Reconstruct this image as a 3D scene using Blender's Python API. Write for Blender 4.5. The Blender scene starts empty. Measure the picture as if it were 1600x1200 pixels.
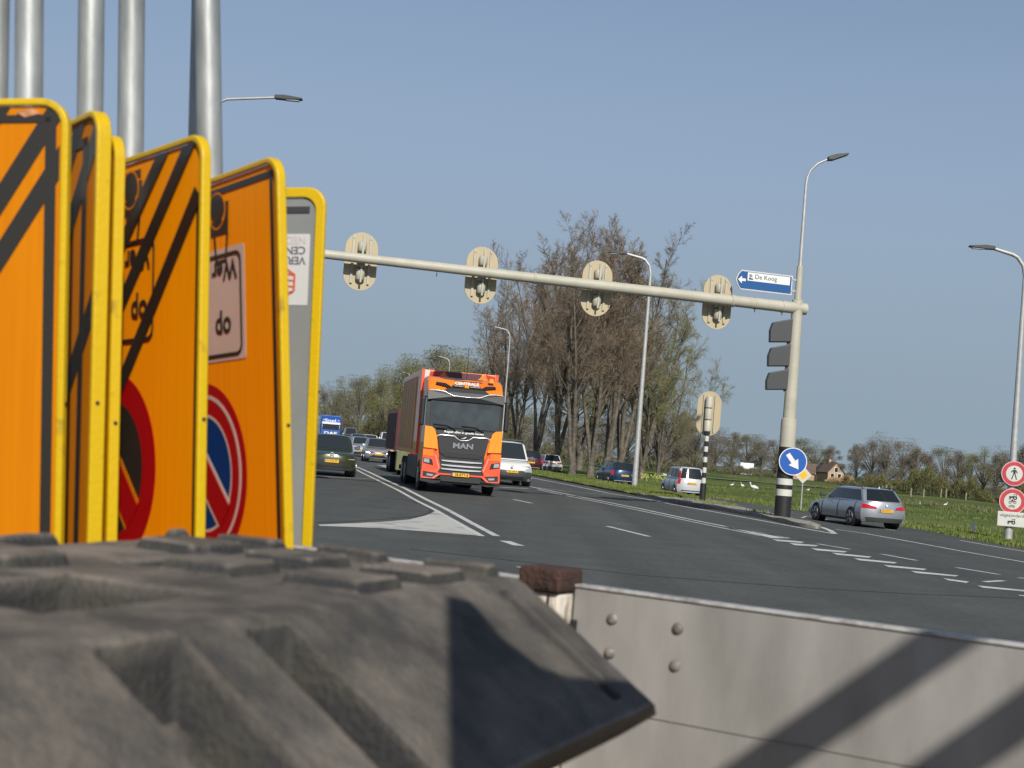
import bpy, bmesh, math, random
from mathutils import Vector, Matrix
from mathutils.geometry import tessellate_polygon
S = bpy.context.scene
R = math.radians
# ---------------- camera ----------------
F, CH = 2217.0, 1.55                       # focal length in px of a 1600 px wide frame, camera height
ROLL = math.atan(.081)
DIST = (675 + .081*320 - 600)*math.cos(ROLL)
PITCH = math.atan(DIST/F)
fwd = Vector((0, math.cos(PITCH), math.sin(PITCH)))
r0 = Vector((1, 0, 0)); u0 = r0.cross(fwd)
c_, s_ = math.cos(ROLL), math.sin(ROLL)
right = c_*r0 + s_*u0; up = c_*u0 - s_*r0
cd = bpy.data.cameras.new('camera'); cam = bpy.data.objects.new('camera', cd)
S.collection.objects.link(cam); S.camera = cam
m = Matrix((right, up, -fwd)).transposed().to_4x4(); m.translation = Vector((0, 0, CH)); cam.matrix_world = m
cd.sensor_width = 36; cd.lens = F/1600*36; cd.clip_start = .05; cd.clip_end = 6000
cd.dof.use_dof = True; cd.dof.focus_distance = 60; cd.dof.aperture_fstop = 9.0
# ---------------- world, sun, exposure ----------------
SUN_EL, SUN_AZ = 35, 168                    # azimuth clockwise from +Y
W = bpy.data.worlds.new('World'); S.world = W; W.use_nodes = True
nt = W.node_tree; bg = nt.nodes['Background']
sky = nt.nodes.new('ShaderNodeTexSky'); sky.sky_type = 'NISHITA'; sky.sun_disc = False
sky.sun_elevation = R(SUN_EL); sky.sun_rotation = R(SUN_AZ)
sky.altitude = 0; sky.air_density = 1.0; sky.dust_density = .6; sky.ozone_density = 1.2
nt.links.new(sky.outputs[0], bg.inputs[0]); bg.inputs[1].default_value = .078
# pale haze low over the horizon
hz = nt.nodes.new('ShaderNodeBackground'); hz.inputs[0].default_value = (.285, .370, .435, 1); hz.inputs[1].default_value = .84
tcw = nt.nodes.new('ShaderNodeTexCoord'); sxw = nt.nodes.new('ShaderNodeSeparateXYZ'); nt.links.new(tcw.outputs['Generated'], sxw.inputs[0])
rpw = nt.nodes.new('ShaderNodeValToRGB'); nt.links.new(sxw.outputs[2], rpw.inputs[0]); rpw.color_ramp.elements[0].position = .02; rpw.color_ramp.elements[1].position = .2
rpw.color_ramp.elements[0].color = (.285, .370, .435, 1); rpw.color_ramp.elements[1].color = (.298, .382, .520, 1); nt.links.new(rpw.outputs[0], hz.inputs[0])
mrw = nt.nodes.new('ShaderNodeMapRange'); mrw.interpolation_type = 'SMOOTHSTEP'; nt.links.new(sxw.outputs[2], mrw.inputs[0])
for i_, v_ in zip((1, 2, 3, 4), (.03, .55, 1, 0)): mrw.inputs[i_].default_value = v_
mxw = nt.nodes.new('ShaderNodeMixShader'); nt.links.new(mrw.outputs[0], mxw.inputs[0]); nt.links.new(bg.outputs[0], mxw.inputs[1]); nt.links.new(hz.outputs[0], mxw.inputs[2])
nt.links.new(mxw.outputs[0], nt.nodes['World Output'].inputs[0])
sd = bpy.data.lights.new('sun', 'SUN'); so = bpy.data.objects.new('sun', sd); S.collection.objects.link(so)
sd.energy = 4.3; sd.angle = R(.55); sd.color = (1, .95, .87)
sv = Vector((math.sin(R(SUN_AZ))*math.cos(R(SUN_EL)), math.cos(R(SUN_AZ))*math.cos(R(SUN_EL)), math.sin(R(SUN_EL))))
so.rotation_euler = sv.to_track_quat('Z', 'Y').to_euler()
S.view_settings.view_transform = 'Standard'; S.view_settings.look = 'None'; S.view_settings.exposure = .25
S.render.engine = 'CYCLES'; S.cycles.use_denoising = True; S.cycles.max_bounces = 6

# ---------------- helpers ----------------
def ss(t): t = max(0, min(1, t)); return t*t*(3-2*t)
def lat(X, Y): return X + .14*(Y-45)
def tz(X, Y): return -.3*ss((lat(X, Y)-10.6)/1.6)
def ray(px, py):
    d = fwd + right*((px-800)/F) + up*((600-py)/F); return d/d.y
def G(px, py):                                # the ground point seen at a photo position
    z = 0
    d = ray(px, py)
    for _ in range(25):
        t = (z-CH)/d.z; z = .5*z + .5*tz(d.x*t, t)
    return Vector((d.x*t, t, z))
def P(px, py, y): d = ray(px, py); return Vector((d.x*y, y, CH+d.z*y))
MC = {}
def mat(name, col, rough=.6, metal=0, var=0, scale=5, col2=None, bump=0, spec=.5, coat=0, detail=4, bscale=None, stretch=None, fac=(.4, .65), emit=0, trans=0):
    if name in MC: return MC[name]
    M = bpy.data.materials.new(name); M.use_nodes = True; t = M.node_tree; b = t.nodes['Principled BSDF']
    b.inputs['Base Color'].default_value = (*col, 1); b.inputs['Roughness'].default_value = rough; b.inputs['Metallic'].default_value = metal
    b.inputs['Specular IOR Level'].default_value = spec; b.inputs['Coat Weight'].default_value = coat
    if emit: b.inputs['Emission Color'].default_value = (*col, 1); b.inputs['Emission Strength'].default_value = emit
    if var or col2 or bump:
        tc = t.nodes.new('ShaderNodeTexCoord'); mp = t.nodes.new('ShaderNodeMapping'); oi = t.nodes.new('ShaderNodeObjectInfo'); va = t.nodes.new('ShaderNodeVectorMath'); va.operation = 'MULTIPLY_ADD'; va.inputs[1].default_value = (37, 29, 23)
        t.links.new(oi.outputs['Random'], va.inputs[0]); t.links.new(tc.outputs['Object'], va.inputs[2]); t.links.new(va.outputs[0], mp.inputs[0])
        if stretch: mp.inputs['Scale'].default_value = stretch
        n = t.nodes.new('ShaderNodeTexNoise'); n.inputs['Scale'].default_value = scale; n.inputs['Detail'].default_value = detail; n.inputs['Roughness'].default_value = .6
        t.links.new(mp.outputs[0], n.inputs['Vector'])
        if var or col2:
            r = t.nodes.new('ShaderNodeValToRGB'); r.color_ramp.elements[0].position = fac[0]; r.color_ramp.elements[1].position = fac[1]
            c2 = col2 or tuple(min(1, c*(1+var)) for c in col); c1 = col if col2 else tuple(c*(1-var) for c in col)
            r.color_ramp.elements[0].color = (*c1, 1); r.color_ramp.elements[1].color = (*c2, 1)
            t.links.new(n.outputs[0], r.inputs[0]); t.links.new(r.outputs[0], b.inputs['Base Color'])
        if bump:
            bn = t.nodes.new('ShaderNodeTexNoise'); bn.inputs['Scale'].default_value = bscale or scale*4; bn.inputs['Detail'].default_value = 5
            t.links.new(mp.outputs[0], bn.inputs['Vector'])
            bp = t.nodes.new('ShaderNodeBump'); bp.inputs['Strength'].default_value = min(1, bump); bp.inputs['Distance'].default_value = .02
            t.links.new(bn.outputs[0], bp.inputs['Height']); t.links.new(bp.outputs[0], b.inputs['Normal'])
    MC[name] = M; return M
class MB:
    def __init__(s): s.v = []; s.f = []; s.mi = []; s.cur = 0
    def add(s, vs, fs):
        o = len(s.v); s.v += [tuple(v) for v in vs]; s.f += [tuple(i+o for i in f) for f in fs]; s.mi += [s.cur]*len(fs); return s
    def box(s, x0, x1, y0, y1, z0, z1):
        return s.add([(x0,y0,z0),(x1,y0,z0),(x1,y1,z0),(x0,y1,z0),(x0,y0,z1),(x1,y0,z1),(x1,y1,z1),(x0,y1,z1)],
              [(0,3,2,1),(4,5,6,7),(0,1,5,4),(1,2,6,5),(2,3,7,6),(3,0,4,7)])
    def prism(s, poly, y0, y1):               # poly in x,z seen from -y, extruded along y
        n = len(poly); a = sum(poly[i][0]*poly[(i+1) % n][1]-poly[(i+1) % n][0]*poly[i][1] for i in range(n))
        if a < 0: poly = poly[::-1]
        return s.add([(x, y0, z) for x, z in poly]+[(x, y1, z) for x, z in poly],
              [tuple(range(n)), tuple(range(2*n-1, n-1, -1))]+[(i, n+i, n+(i+1) % n, (i+1) % n) for i in range(n)])
    def tube(s, pts, rads, n=10, caps=True):
        pts = [Vector(p) for p in pts]; o = len(s.v); k = len(pts)
        if not isinstance(rads, (list, tuple)): rads = [rads]*k
        t0 = (pts[1]-pts[0]).normalized(); a = t0.orthogonal().normalized()
        for i, p in enumerate(pts):
            t = (pts[min(i+1, k-1)]-pts[max(i-1, 0)]).normalized(); a = (a-t*a.dot(t)).normalized(); b = t.cross(a)
            for j in range(n):
                an = 2*math.pi*j/n; s.v.append(tuple(p+(a*math.cos(an)+b*math.sin(an))*rads[i]))
        for i in range(k-1):
            for j in range(n):
                q = (j+1) % n; s.f.append((o+i*n+j, o+i*n+q, o+(i+1)*n+q, o+(i+1)*n+j)); s.mi.append(s.cur)
        if caps:
            s.f.append(tuple(o+j for j in range(n))[::-1]); s.f.append(tuple(o+(k-1)*n+j for j in range(n))); s.mi += [s.cur]*2
        return s
    def disc(s, c, r, y0, y1, n=32):          # disc facing -y
        return s.prism([(c[0]+r*math.cos(2*math.pi*i/n), c[1]+r*math.sin(2*math.pi*i/n)) for i in range(n)], y0, y1)
    def ring(s, c, ra, rb, y0, y1, n=40, clipx=None):
        for i in range(n):
            a, b = 2*math.pi*i/n, 2*math.pi*(i+1)/n
            q = [(c[0]+r*math.cos(t), c[1]+r*math.sin(t)) for r, t in ((ra, a), (rb, a), (rb, b), (ra, b))]
            if clipx is not None and min(p[0] for p in q) < clipx: continue
            s.prism(q, y0, y1)
        return s
    def build(s, name, ms, parent=None, smooth=0, bevel=0, bseg=2):
        me = bpy.data.meshes.new(name); me.from_pydata(s.v, [], s.f); me.validate()
        for x in (ms if isinstance(ms, (list, tuple)) else [ms]): me.materials.append(x)
        if any(s.mi): me.polygons.foreach_set('material_index', s.mi[:len(me.polygons)])
        o = bpy.data.objects.new(name, me); S.collection.objects.link(o)
        if parent: o.parent = parent
        if smooth: me.shade_smooth(); me.set_sharp_from_angle(angle=R(smooth))
        if bevel:
            b = o.modifiers.new('bevel', 'BEVEL'); b.width = bevel; b.segments = bseg; b.limit_method = 'ANGLE'; b.angle_limit = R(35)
        return o
def fixn(o):
    bm = bmesh.new(); bm.from_mesh(o.data); bmesh.ops.remove_doubles(bm, verts=bm.verts, dist=1e-4); bmesh.ops.recalc_face_normals(bm, faces=bm.faces); bm.to_mesh(o.data); bm.free(); return o
def tag(o, label, cat, group=None, kind=None):
    if label: o['label'] = label
    if cat: o['category'] = cat
    if group: o['group'] = group
    if kind: o['kind'] = kind
    return o
def thing(name, label, cat, loc=(0, 0, 0), rz=0, group=None, M=None):
    o = bpy.data.objects.new(name, None); S.collection.objects.link(o); o.empty_display_size = .2
    if M is not None: o.matrix_world = M
    else: o.location = loc; o.rotation_euler = (0, 0, rz)
    return tag(o, label, cat, group)
def copy_tree(o, parent=None):
    c = o.copy(); S.collection.objects.link(c); c.parent = parent
    for ch in list(o.children): copy_tree(ch, c)
    return c
def text(name, s, size, ma, parent, M, ext=.002, align='CENTER', sx=1, bold=0, width=None):
    cu = bpy.data.curves.new(name, 'FONT'); cu.body = s; cu.size = size; cu.extrude = ext; cu.align_x = align; cu.align_y = 'CENTER'; cu.offset = bold; cu.resolution_u = 3
    o = bpy.data.objects.new(name, cu); S.collection.objects.link(o)
    dg = bpy.context.evaluated_depsgraph_get(); me = bpy.data.meshes.new_from_object(o.evaluated_get(dg))
    bpy.data.objects.remove(o); bpy.data.curves.remove(cu)
    if width:
        xs = [v.co.x for v in me.vertices]; sx = width/(max(xs)-min(xs))
    me.transform(M @ Matrix.Diagonal((sx, 1, 1, 1))); me.materials.clear(); me.materials.append(ma)
    q = bpy.data.objects.new(name, me); S.collection.objects.link(q); q.parent = parent; return q
def TX(x, y, z, flip=0, az=0):                # text facing local -y (az turns it about z)
    return Matrix.Translation((x, y, z)) @ Matrix.Rotation(az, 4, 'Z') @ Matrix.Rotation(R(90), 4, 'X') @ Matrix.Rotation(R(180) if flip else 0, 4, 'Z')

# ---------------- materials ----------------
def asphalt():
    M = bpy.data.materials.new('asphalt'); M.use_nodes = True; t = M.node_tree; b = t.nodes['Principled BSDF']; N = t.nodes.new; L = t.links.new
    tc = N('ShaderNodeTexCoord')
    def noise(sc, det, st=None):
        mp = N('ShaderNodeMapping'); L(tc.outputs['Object'], mp.inputs[0])
        if st: mp.inputs['Scale'].default_value = st; mp.inputs['Rotation'].default_value = (0, 0, R(8))
        n = N('ShaderNodeTexNoise'); n.inputs['Scale'].default_value = sc; n.inputs['Detail'].default_value = det; L(mp.outputs[0], n.inputs['Vector']); return n
    fine = noise(55, 3); mid = noise(.8, 6); lane = noise(1, 4, (.9, .03, 1))
    def ramp(n, a, b_, c0, c1):
        r = N('ShaderNodeValToRGB'); r.color_ramp.elements[0].position = a; r.color_ramp.elements[1].position = b_
        r.color_ramp.elements[0].color = (*c0, 1); r.color_ramp.elements[1].color = (*c1, 1); L(n.outputs[0], r.inputs[0]); return r
    def mul(a, b_):
        x = N('ShaderNodeMix'); x.data_type = 'RGBA'; x.blend_type = 'MULTIPLY'; x.inputs[0].default_value = 1; L(a, x.inputs[6]); L(b_, x.inputs[7]); return x.outputs[2]
    base = ramp(fine, .3, .7, (.044, .047, .044), (.106, .109, .102)); gr = noise(9, 6); m3 = ramp(gr, .35, .7, (.84, .84, .84), (1.14, 1.14, 1.13)); trk = noise(.16, 3, (1, .25, 1)); m4 = ramp(trk, .35, .65, (.90, .90, .91), (1.10, 1.10, 1.09))
    m1 = ramp(mid, .3, .75, (.86, .86, .86), (1.12, 1.12, 1.1)); m2 = ramp(lane, .3, .7, (.84, .84, .85), (1.12, 1.12, 1.12))
    L(mul(mul(mul(mul(base.outputs[0], m1.outputs[0]), m2.outputs[0]), m3.outputs[0]), m4.outputs[0]), b.inputs['Base Color'])
    b.inputs['Roughness'].default_value = .85; b.inputs['Specular IOR Level'].default_value = .25
    bp = N('ShaderNodeBump'); bp.inputs['Strength'].default_value = .5; bp.inputs['Distance'].default_value = .008; L(fine.outputs[0], bp.inputs['Height']); L(bp.outputs[0], b.inputs['Normal'])
    return M
M_ASPH = asphalt()
M_PAINT = mat('road_paint', (.50, .50, .465), .7, col2=(.30, .31, .29), scale=2.2, detail=9, fac=(.52, .66), bump=.2)
M_PAINTW = mat('worn_road_paint', (.44, .43, .39), .75, col2=(.20, .20, .19), scale=1.4, detail=12, fac=(.52, .68), bump=.3)
M_GRASS = mat('grass_field', (.055, .088, .018), .9, col2=(.115, .135, .040), scale=.09, detail=12, bump=.9, bscale=2, spec=.1, stretch=(.35, 1, 1))
M_VERGE = mat('verge_soil', (.085, .09, .035), .95, col2=(.14, .13, .075), scale=1.5, detail=8, bump=.8, spec=.1)
M_BLADE = mat('grass_blade', (.085, .13, .022), .8, col2=(.17, .18, .06), scale=.6, spec=.2)
M_CONC = mat('concrete', (.20, .185, .155), .9, col2=(.33, .31, .27), scale=6, detail=8, bump=.9, bscale=30)
M_GALV = mat('galvanised_steel', (.25, .265, .262), .5, .4, col2=(.40, .415, .405), scale=26, detail=6, fac=(.35, .7), stretch=(1, 1, .25), bump=.04)
M_GALVF = mat('galvanised_lamp_steel', (.42, .42, .41), .5, .35, var=.08)
M_CREAM = mat('cream_painted_steel', (.42, .40, .325), .5, col2=(.36, .345, .275), scale=1.5, detail=6, spec=.4)
M_CREAMY = mat('cream_backboard', (.43, .345, .205), .6, col2=(.38, .335, .225), scale=2, detail=4)
M_DGREY = mat('dark_grey_plastic', (.035, .038, .040), .5)
M_BLACK = mat('black_paint', (.015, .015, .016), .5)
M_RUB = mat('tyre_rubber', (.014, .014, .015), .8)
M_WHITE = mat('white_paint', (.66, .66, .65), .4)
M_YEL = mat('sign_frame_yellow', (.56, .365, .002), .42, col2=(.30, .19, .02), scale=24, detail=10, fac=(.60, .74), bump=.08, spec=.4)
def sheeting(name, c1, c2, rough):
    return mat(name, c1, rough, col2=c2, scale=16, detail=4, stretch=(6, 1, .12), fac=(.3, .75), spec=.12)
M_ORG = sheeting('orange_sheeting', (.56, .180, .000), (.49, .150, .000), .5)
M_ORG2 = sheeting('orange_sheeting_brightened', (.86, .290, .000), (.76, .250, .000), .5)  # same orange, colour raised to make up for grazing sun on these faces
M_SBLK = mat('black_film', (.018, .015, .010), .4, coat=.2)
M_SRED = sheeting('red_sheeting', (.34, .003, .005), (.30, .003, .004), .4)
M_SBLU = sheeting('blue_sheeting', (.002, .035, .16), (.002, .030, .14), .4)
M_STICK = mat('grey_sticker', (.52, .42, .36), .5, var=.05, scale=5)
M_SGREY = mat('grey_sign_back', (.20, .21, .20), .5, var=.06, scale=5)
M_GLASS = mat('car_glass', (.012, .015, .017), .06, spec=.7)
M_WIND = mat('windscreen', (.022, .027, .030), .08, spec=.6)
M_RIM = mat('wheel_rim', (.30, .31, .32), .35, .8)
M_CHROME = mat('chrome', (.66, .67, .68), .25, .45)
M_LAMP = mat('headlight_glass', (.42, .45, .47), .12, .3, spec=.8)
M_LIT = mat('lit_headlight', (1, .96, .86), .3, emit=3)
M_TAIL = mat('tail_light_red', (.42, .008, .012), .18, coat=.5)
M_PLATE = mat('number_plate_yellow', (.80, .42, .015), .45)
M_PTXT = mat('plate_lettering', (.02, .015, .01), .5)

# ---------------- ground, road, marks ----------------
ls = [-600, -250, -120, -60, -30, -12, 0, 6, 9.6, 10.6, 10.9, 11.2, 11.5, 11.8, 12.2, 13, 16.5, 18, 22, 30, 50, 80, 120, 200, 350, 600, 1200]
ys = [-60, -20, 0, 15, 30, 40, 50, 60, 75, 90, 110, 140, 180, 240, 320, 450, 700, 1200, 2500, 5000]
def wob(x, y): return 0 if lat(x, y) < 18.5 else .05*math.sin(x*.8+y*.13)+.07*math.sin(y*.31+x*.11)-.05
g = MB(); 
rows = []
yy = list(range(-60, 200, 4)) + [200, 215, 235, 260, 300, 360, 450, 700, 1200, 2500, 5000]
ll = [-600, -250, -120, -60, -30, -12, 0, 6, 9.6] + [10.6+.2*i for i in range(9)] + [13, 16.5, 18, 19, 20.5] + [22+2.5*i for i in range(30)] + [110, 140, 200, 350, 600, 1200, 3000]
vs = []
for y in yy:
    for l in ll:
        x = l-.14*(y-45); vs.append((x, y, tz(x, y)+wob(x, y)-(.10 if l < 16.3 else .012)))
n = len(ll)
g.add(vs, [(i*n+j, i*n+j+1, (i+1)*n+j+1, (i+1)*n+j) for i in range(len(yy)-1) for j in range(n-1)])
tag(g.build('ground', M_GRASS, smooth=60), None, None, kind='structure')
def sheet(name, rowsf, ys_, ma, h, kind='structure', nl=14):
    b = MB(); vs = []
    for y in ys_:
        l0, l1 = rowsf(y)
        for j in range(nl+1):
            l = min(max(LR[j], l0), l1) if nl == len(LR)-1 else l0+(l1-l0)*j/nl; x = l-.14*(y-45); vs.append((x, y, tz(x, y)+h))
    b.add(vs, [(i*(nl+1)+j, i*(nl+1)+j+1, (i+1)*(nl+1)+j+1, (i+1)*(nl+1)+j) for i in range(len(ys_)-1) for j in range(nl)])
    return tag(b.build(name, ma, smooth=60), None, None, kind=kind)
LR = [-60, -45, -30, -20, -14, -11, -8, -4, 0, 3, 6, 8, 9.4, 10.2]+[10.4+.15*i for i in range(14)]+[12.7, 13.2, 14, 15, 15.6, 16, 16.5, 17, 17.6, 18.2, 19, 20, 22, 26, 32, 40]
def interp(tab, y):
    if y <= tab[0][0]: return tab[0][1]
    for (a, p), (b, q) in zip(tab, tab[1:]):
        if y <= b: return p+(q-p)*(y-a)/(b-a)
    return tab[-1][1]
MEDL = [(39.9, 8.1), (40.3, 7.85), (41, 7.85), (44.3, 8.12), (48, 8.05), (54, 7.78), (65, 7.66), (260, 7.6)]
MEDR = [(39.9, 8.15), (40.3, 8.4), (41, 8.5), (45, 8.95), (50, 9.3), (55, 9.9), (62, 11.0), (70, 12.0), (260, 12.0)]
ygrid = [-40+2*i for i in range(0, 85)] + [140, 160, 190, 230, 300]
sheet('road', lambda y: (interp([(55, -60), (75, -14), (120, -11), (300, -11)], y), interp([(30, 40), (33, 22), (38, 17.2), (46, 16.6), (57, 17.8), (68, 17.6), (85, 16.4), (300, 16.2)], y)), ygrid, M_ASPH, .0, nl=len(LR)-1)
# the raised island: concrete tip, then grass
def island(name, y0, y1, step, ma, hfun, inset=0):
    b = MB(); vs = []; nn = 10; yl = []; y = y0
    while y < y1-1e-6: yl.append(y); y += step
    yl.append(y1)
    for y in yl:
        l0, l1 = interp(MEDL, y)+inset, interp(MEDR, y)-inset
        for j in range(nn+1):
            t = j/nn; l = l0+(l1-l0)*max(0, min(1, (j-1)/(nn-2))); x = l-.14*(y-45)
            z = tz(x, y)+(0 if j in (0, nn) else hfun(t, y)); vs.append((x, y, z))
    k = nn+1
    b.add(vs, [(i*k+j, i*k+j+1, (i+1)*k+j+1, (i+1)*k+j) for i in range(len(yl)-1) for j in range(nn)])
    b.add([vs[j] for j in range(k)], [tuple(range(k))])
    return tag(b.build(name, ma, smooth=30), None, None, kind='structure')
rnd = random.Random(3)
island('kerb_island', 39.9, 60, .35, M_CONC, lambda t, y: .12*ss((y-39.5)/.8)+.02*math.sin(y*2.1+t*9))
island('grass_verge', 60.004, 250, 1.5, M_VERGE, lambda t, y: .06+.06*math.sin(math.pi*t)+.01*math.sin(y*1.3))
marks = MB(); worn = MB(); HM = .005
def densify(pts, step=1.5):
    out = [pts[0]]
    for a, b in zip(pts, pts[1:]):
        n_ = max(1, int((b-a).length/step))
        out += [a.lerp(b, (i+1)/n_) for i in range(n_)]
    return out
def line(px, w, b=marks, h=HM):
    pts = densify([G(*p) for p in px]); vs = []
    for i, p in enumerate(pts):
        t = (pts[min(i+1, len(pts)-1)]-pts[max(i-1, 0)]); t.z = 0; t.normalize(); nn = Vector((-t.y, t.x, 0))*w/2
        for q in (p+nn, p-nn): vs.append((q.x, q.y, tz(q.x, q.y)+h))
    b.add(vs, [(2*i, 2*i+1, 2*i+3, 2*i+2) for i in range(len(pts)-1)])
def patchpx(px, b=marks, h=HM):
    ps = [G(*p) for p in px]; b.add([(p.x, p.y, tz(p.x, p.y)+h) for p in ps], [tuple(range(len(ps)))])
line([(776, 838), (740, 819), (700, 797), (665, 780), (632, 763), (600, 749), (577, 738), (557, 729.5)], .14)
line([(752, 838), (715, 817), (680, 797), (650, 782), (622, 766), (593, 752), (568, 740), (553, 732)], .12)
patchpx([(683, 797), (703, 808), (725, 820), (758, 838), (720, 835), (670, 831), (600, 826), (548, 823.5), (500, 822), (497, 820), (548, 818), (600, 815.5), (640, 812), (664, 806), (676, 801)], worn, .004)
line([(592, 749), (555, 747), (500, 744.5)], .14)
line([(802, 780.5), (831, 786.5)], .13); line([(949, 822.5), (1014, 838.5)], .13); line([(789, 845.5), (811, 853)], .2)
line([(808, 886.5), (838, 888)], .12)
line([(592, 727), (600, 729), (611, 732)], .25); line([(600, 728), (606, 727.3)], .4)
edge = [(770, 722), (800, 736), (829, 746.4), (890, 758), (950, 770.6), (1009, 780), (1050, 788), (1140, 804.5), (1200, 815.5), (1262, 827), (1304, 834.5)]
line(edge, .15)
line([(1270, 820.5), (1284, 824), (1297, 829), (1304, 834)], .16)
line([(779, 761.6), (826, 763.5)], .2); line([(840, 762), (879, 767), (920, 771), (969, 774)], .12)
line([(812, 757), (826, 760), (867, 768.5), (930, 781), (1000, 795), (1094, 815), (1150, 826), (1187, 833), (1232, 841)], .15)
line([(840, 765), (867, 771), (930, 783.7), (1000, 798), (1094, 818), (1150, 829.5), (1187, 837)], .11)
patchpx([(1130, 822), (1187, 832), (1234, 841.5), (1205, 841)])
for x0, y0, x1, y1 in [(1206, 843.7, 1257, 847.5), (1233, 850, 1279, 853), (1267, 858, 1324, 862.5), (1299, 865, 1362, 870.7), (1334, 873.7, 1402, 879.7), (1379.5, 884, 1448, 890), (1423, 893.6, 1498, 900), (1473, 905, 1514.5, 910), (1527, 916.5, 1640, 927)]:
    patchpx([(x0, y0-1.3), (x1, y1-.6), (x1-5, y1+1.1), (x0+9, y0+2.2)])
line([(1278, 850), (1328, 858.5)], .12); line([(1377, 866), (1432, 876)], .12); line([(1494, 887), (1561, 898)], .12); line([(1538, 909.5), (1569, 907.5)], .12); line([(1592, 903), (1660, 912)], .15); line([(1592, 930.5), (1650, 936)], .15)
line([(1305, 827), (1350, 833.5), (1420, 846), (1500, 861), (1600, 878.5), (1700, 897)], .12)
line([(1500, 844.5), (1560, 855), (1620, 865), (1700, 880)], .13)
line([(1140, 789.5), (1180, 797), (1225, 806), (1262, 806), (1320, 817), (1400, 829)], .10)
tag(marks.build('road_markings', M_PAINT), None, None, kind='structure')
tag(worn.build('worn_road_markings', M_PAINTW), None, None, kind='structure')
# tar joint
tj = MB()
line([(640, 858), (800, 876), (1000, 899), (1250, 918), (1420, 928), (1600, 935), (1750, 944)], .05, tj, .003)
line([(600, 777), (640, 782), (662, 789), (674, 796.5), (670, 802.5), (650, 807), (600, 811.5), (548, 814.5), (497, 817)], .07, tj, .003)
tag(tj.build('road_tar_joint', mat('tar', (.022, .022, .022), .6)), None, None, kind='structure')
# track across the field and a ditch bank
tr = MB()
def field_strip(px0, px1, w, b, h):
    a, c = G(*px0), G(*px1); ps = densify([a, c], 6); 
    t = (c-a).normalized(); nn = Vector((-t.y, t.x, 0))*w/2; vs = []
    for p in ps:
        for q in (p+nn, p-nn): vs.append((q.x, q.y, tz(q.x, q.y)+h))
    b.add(vs, [(2*i, 2*i+1, 2*i+3, 2*i+2) for i in range(len(ps)-1)])
field_strip((860, 726), (1330, 766), 3.2, tr, .09)
tag(tr.build('field_path', mat('path_gravel', (.27, .26, .20), .9, var=.15, scale=.5)), None, None, kind='structure')
dt = MB(); field_strip((900, 722), (1300, 752), 3.5, dt, .09); field_strip((1420, 788), (1640, 803), .7, dt, .10); field_strip((1120, 776), (1270, 789), .5, dt, .1)
tag(dt.build('field_ditch', mat('ditch_reed', (.05, .06, .022), .9, col2=(.11, .10, .045), scale=1.2, detail=8)), None, None, kind='structure')

# grass blades as ground cover
def blades(name, pts, ma, hmin, hmax, seed, w=.035):
    b = MB(); r = random.Random(seed)
    for x, y, z in pts:
        for _ in range(3):
            a = r.random()*6.28; h = r.uniform(hmin, hmax); dx, dy = math.cos(a)*w, math.sin(a)*w; ox, oy = r.uniform(-.12, .12), r.uniform(-.12, .12); lx, ly = r.uniform(-.5, .5)*h, r.uniform(-.5, .5)*h
            b.add([(x+ox-dx, y+oy-dy, z-.02), (x+ox+dx, y+oy+dy, z-.02), (x+ox+lx, y+oy+ly, z+h)], [(0, 1, 2)])
    return tag(b.build(name, ma), 'short spring grass beside the road', 'grass', kind='stuff')
r = random.Random(5); pts = []
for _ in range(9500):
    y = 58+95*r.random()**1.7; t = r.random(); l = interp(MEDL, y)+.1+t*(interp(MEDR, y)-interp(MEDL, y)-.2); x = l-.14*(y-45); pts.append((x, y, tz(x, y)+.06+.05*math.sin(math.pi*t)))
for _ in range(500):
    y = 44+16*r.random()**.6; x = interp(MEDR, y)-.1-r.random()**2*(y-42)*.12-.14*(y-45)
    if math.sin(y*2.7)+math.sin(y*1.1) > .2: pts.append((x, y, tz(x, y)+.1))
blades('verge_grass', pts, M_BLADE, .04, .14, 1)
pts = []
for _ in range(16000):
    y = 30+110*r.random()**1.4; e = interp([(30, 40), (33, 22), (38, 17.2), (46, 16.6), (57, 17.8), (68, 17.6), (85, 16.4), (300, 16.2)], y)
    l = e+.05+ (abs(r.gauss(0, 1.6)) if r.random() < .6 else 40*r.random()); x = l-.14*(y-45); pts.append((x, y, tz(x, y)+wob(x, y)))
blades('roadside_grass', pts, M_BLADE, .04, .15, 2)
pts = []
for _ in range(45):
    p = G(1010, 765); pts.append((p.x+1.2+r.gauss(0, 1.2), p.y+3+r.gauss(0, 2.5), .2))
fl = MB()
for x, y, z in pts:
    for _ in range(3):
        ox, oy, oz = r.gauss(0, .15), r.gauss(0, .15), r.uniform(.1, .45)
        fl.add([(x+ox-.05, y+oy, z+oz), (x+ox+.05, y+oy, z+oz), (x+ox, y+oy+.02, z+oz+.09)], [(0, 1, 2)])
tag(fl.build('wild_flowers', mat('yellow_green_flowers', (.24, .27, .03), .7)), 'yellow-green flowering weeds on the verge by the tall lamp post', 'weeds', kind='stuff')

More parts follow.
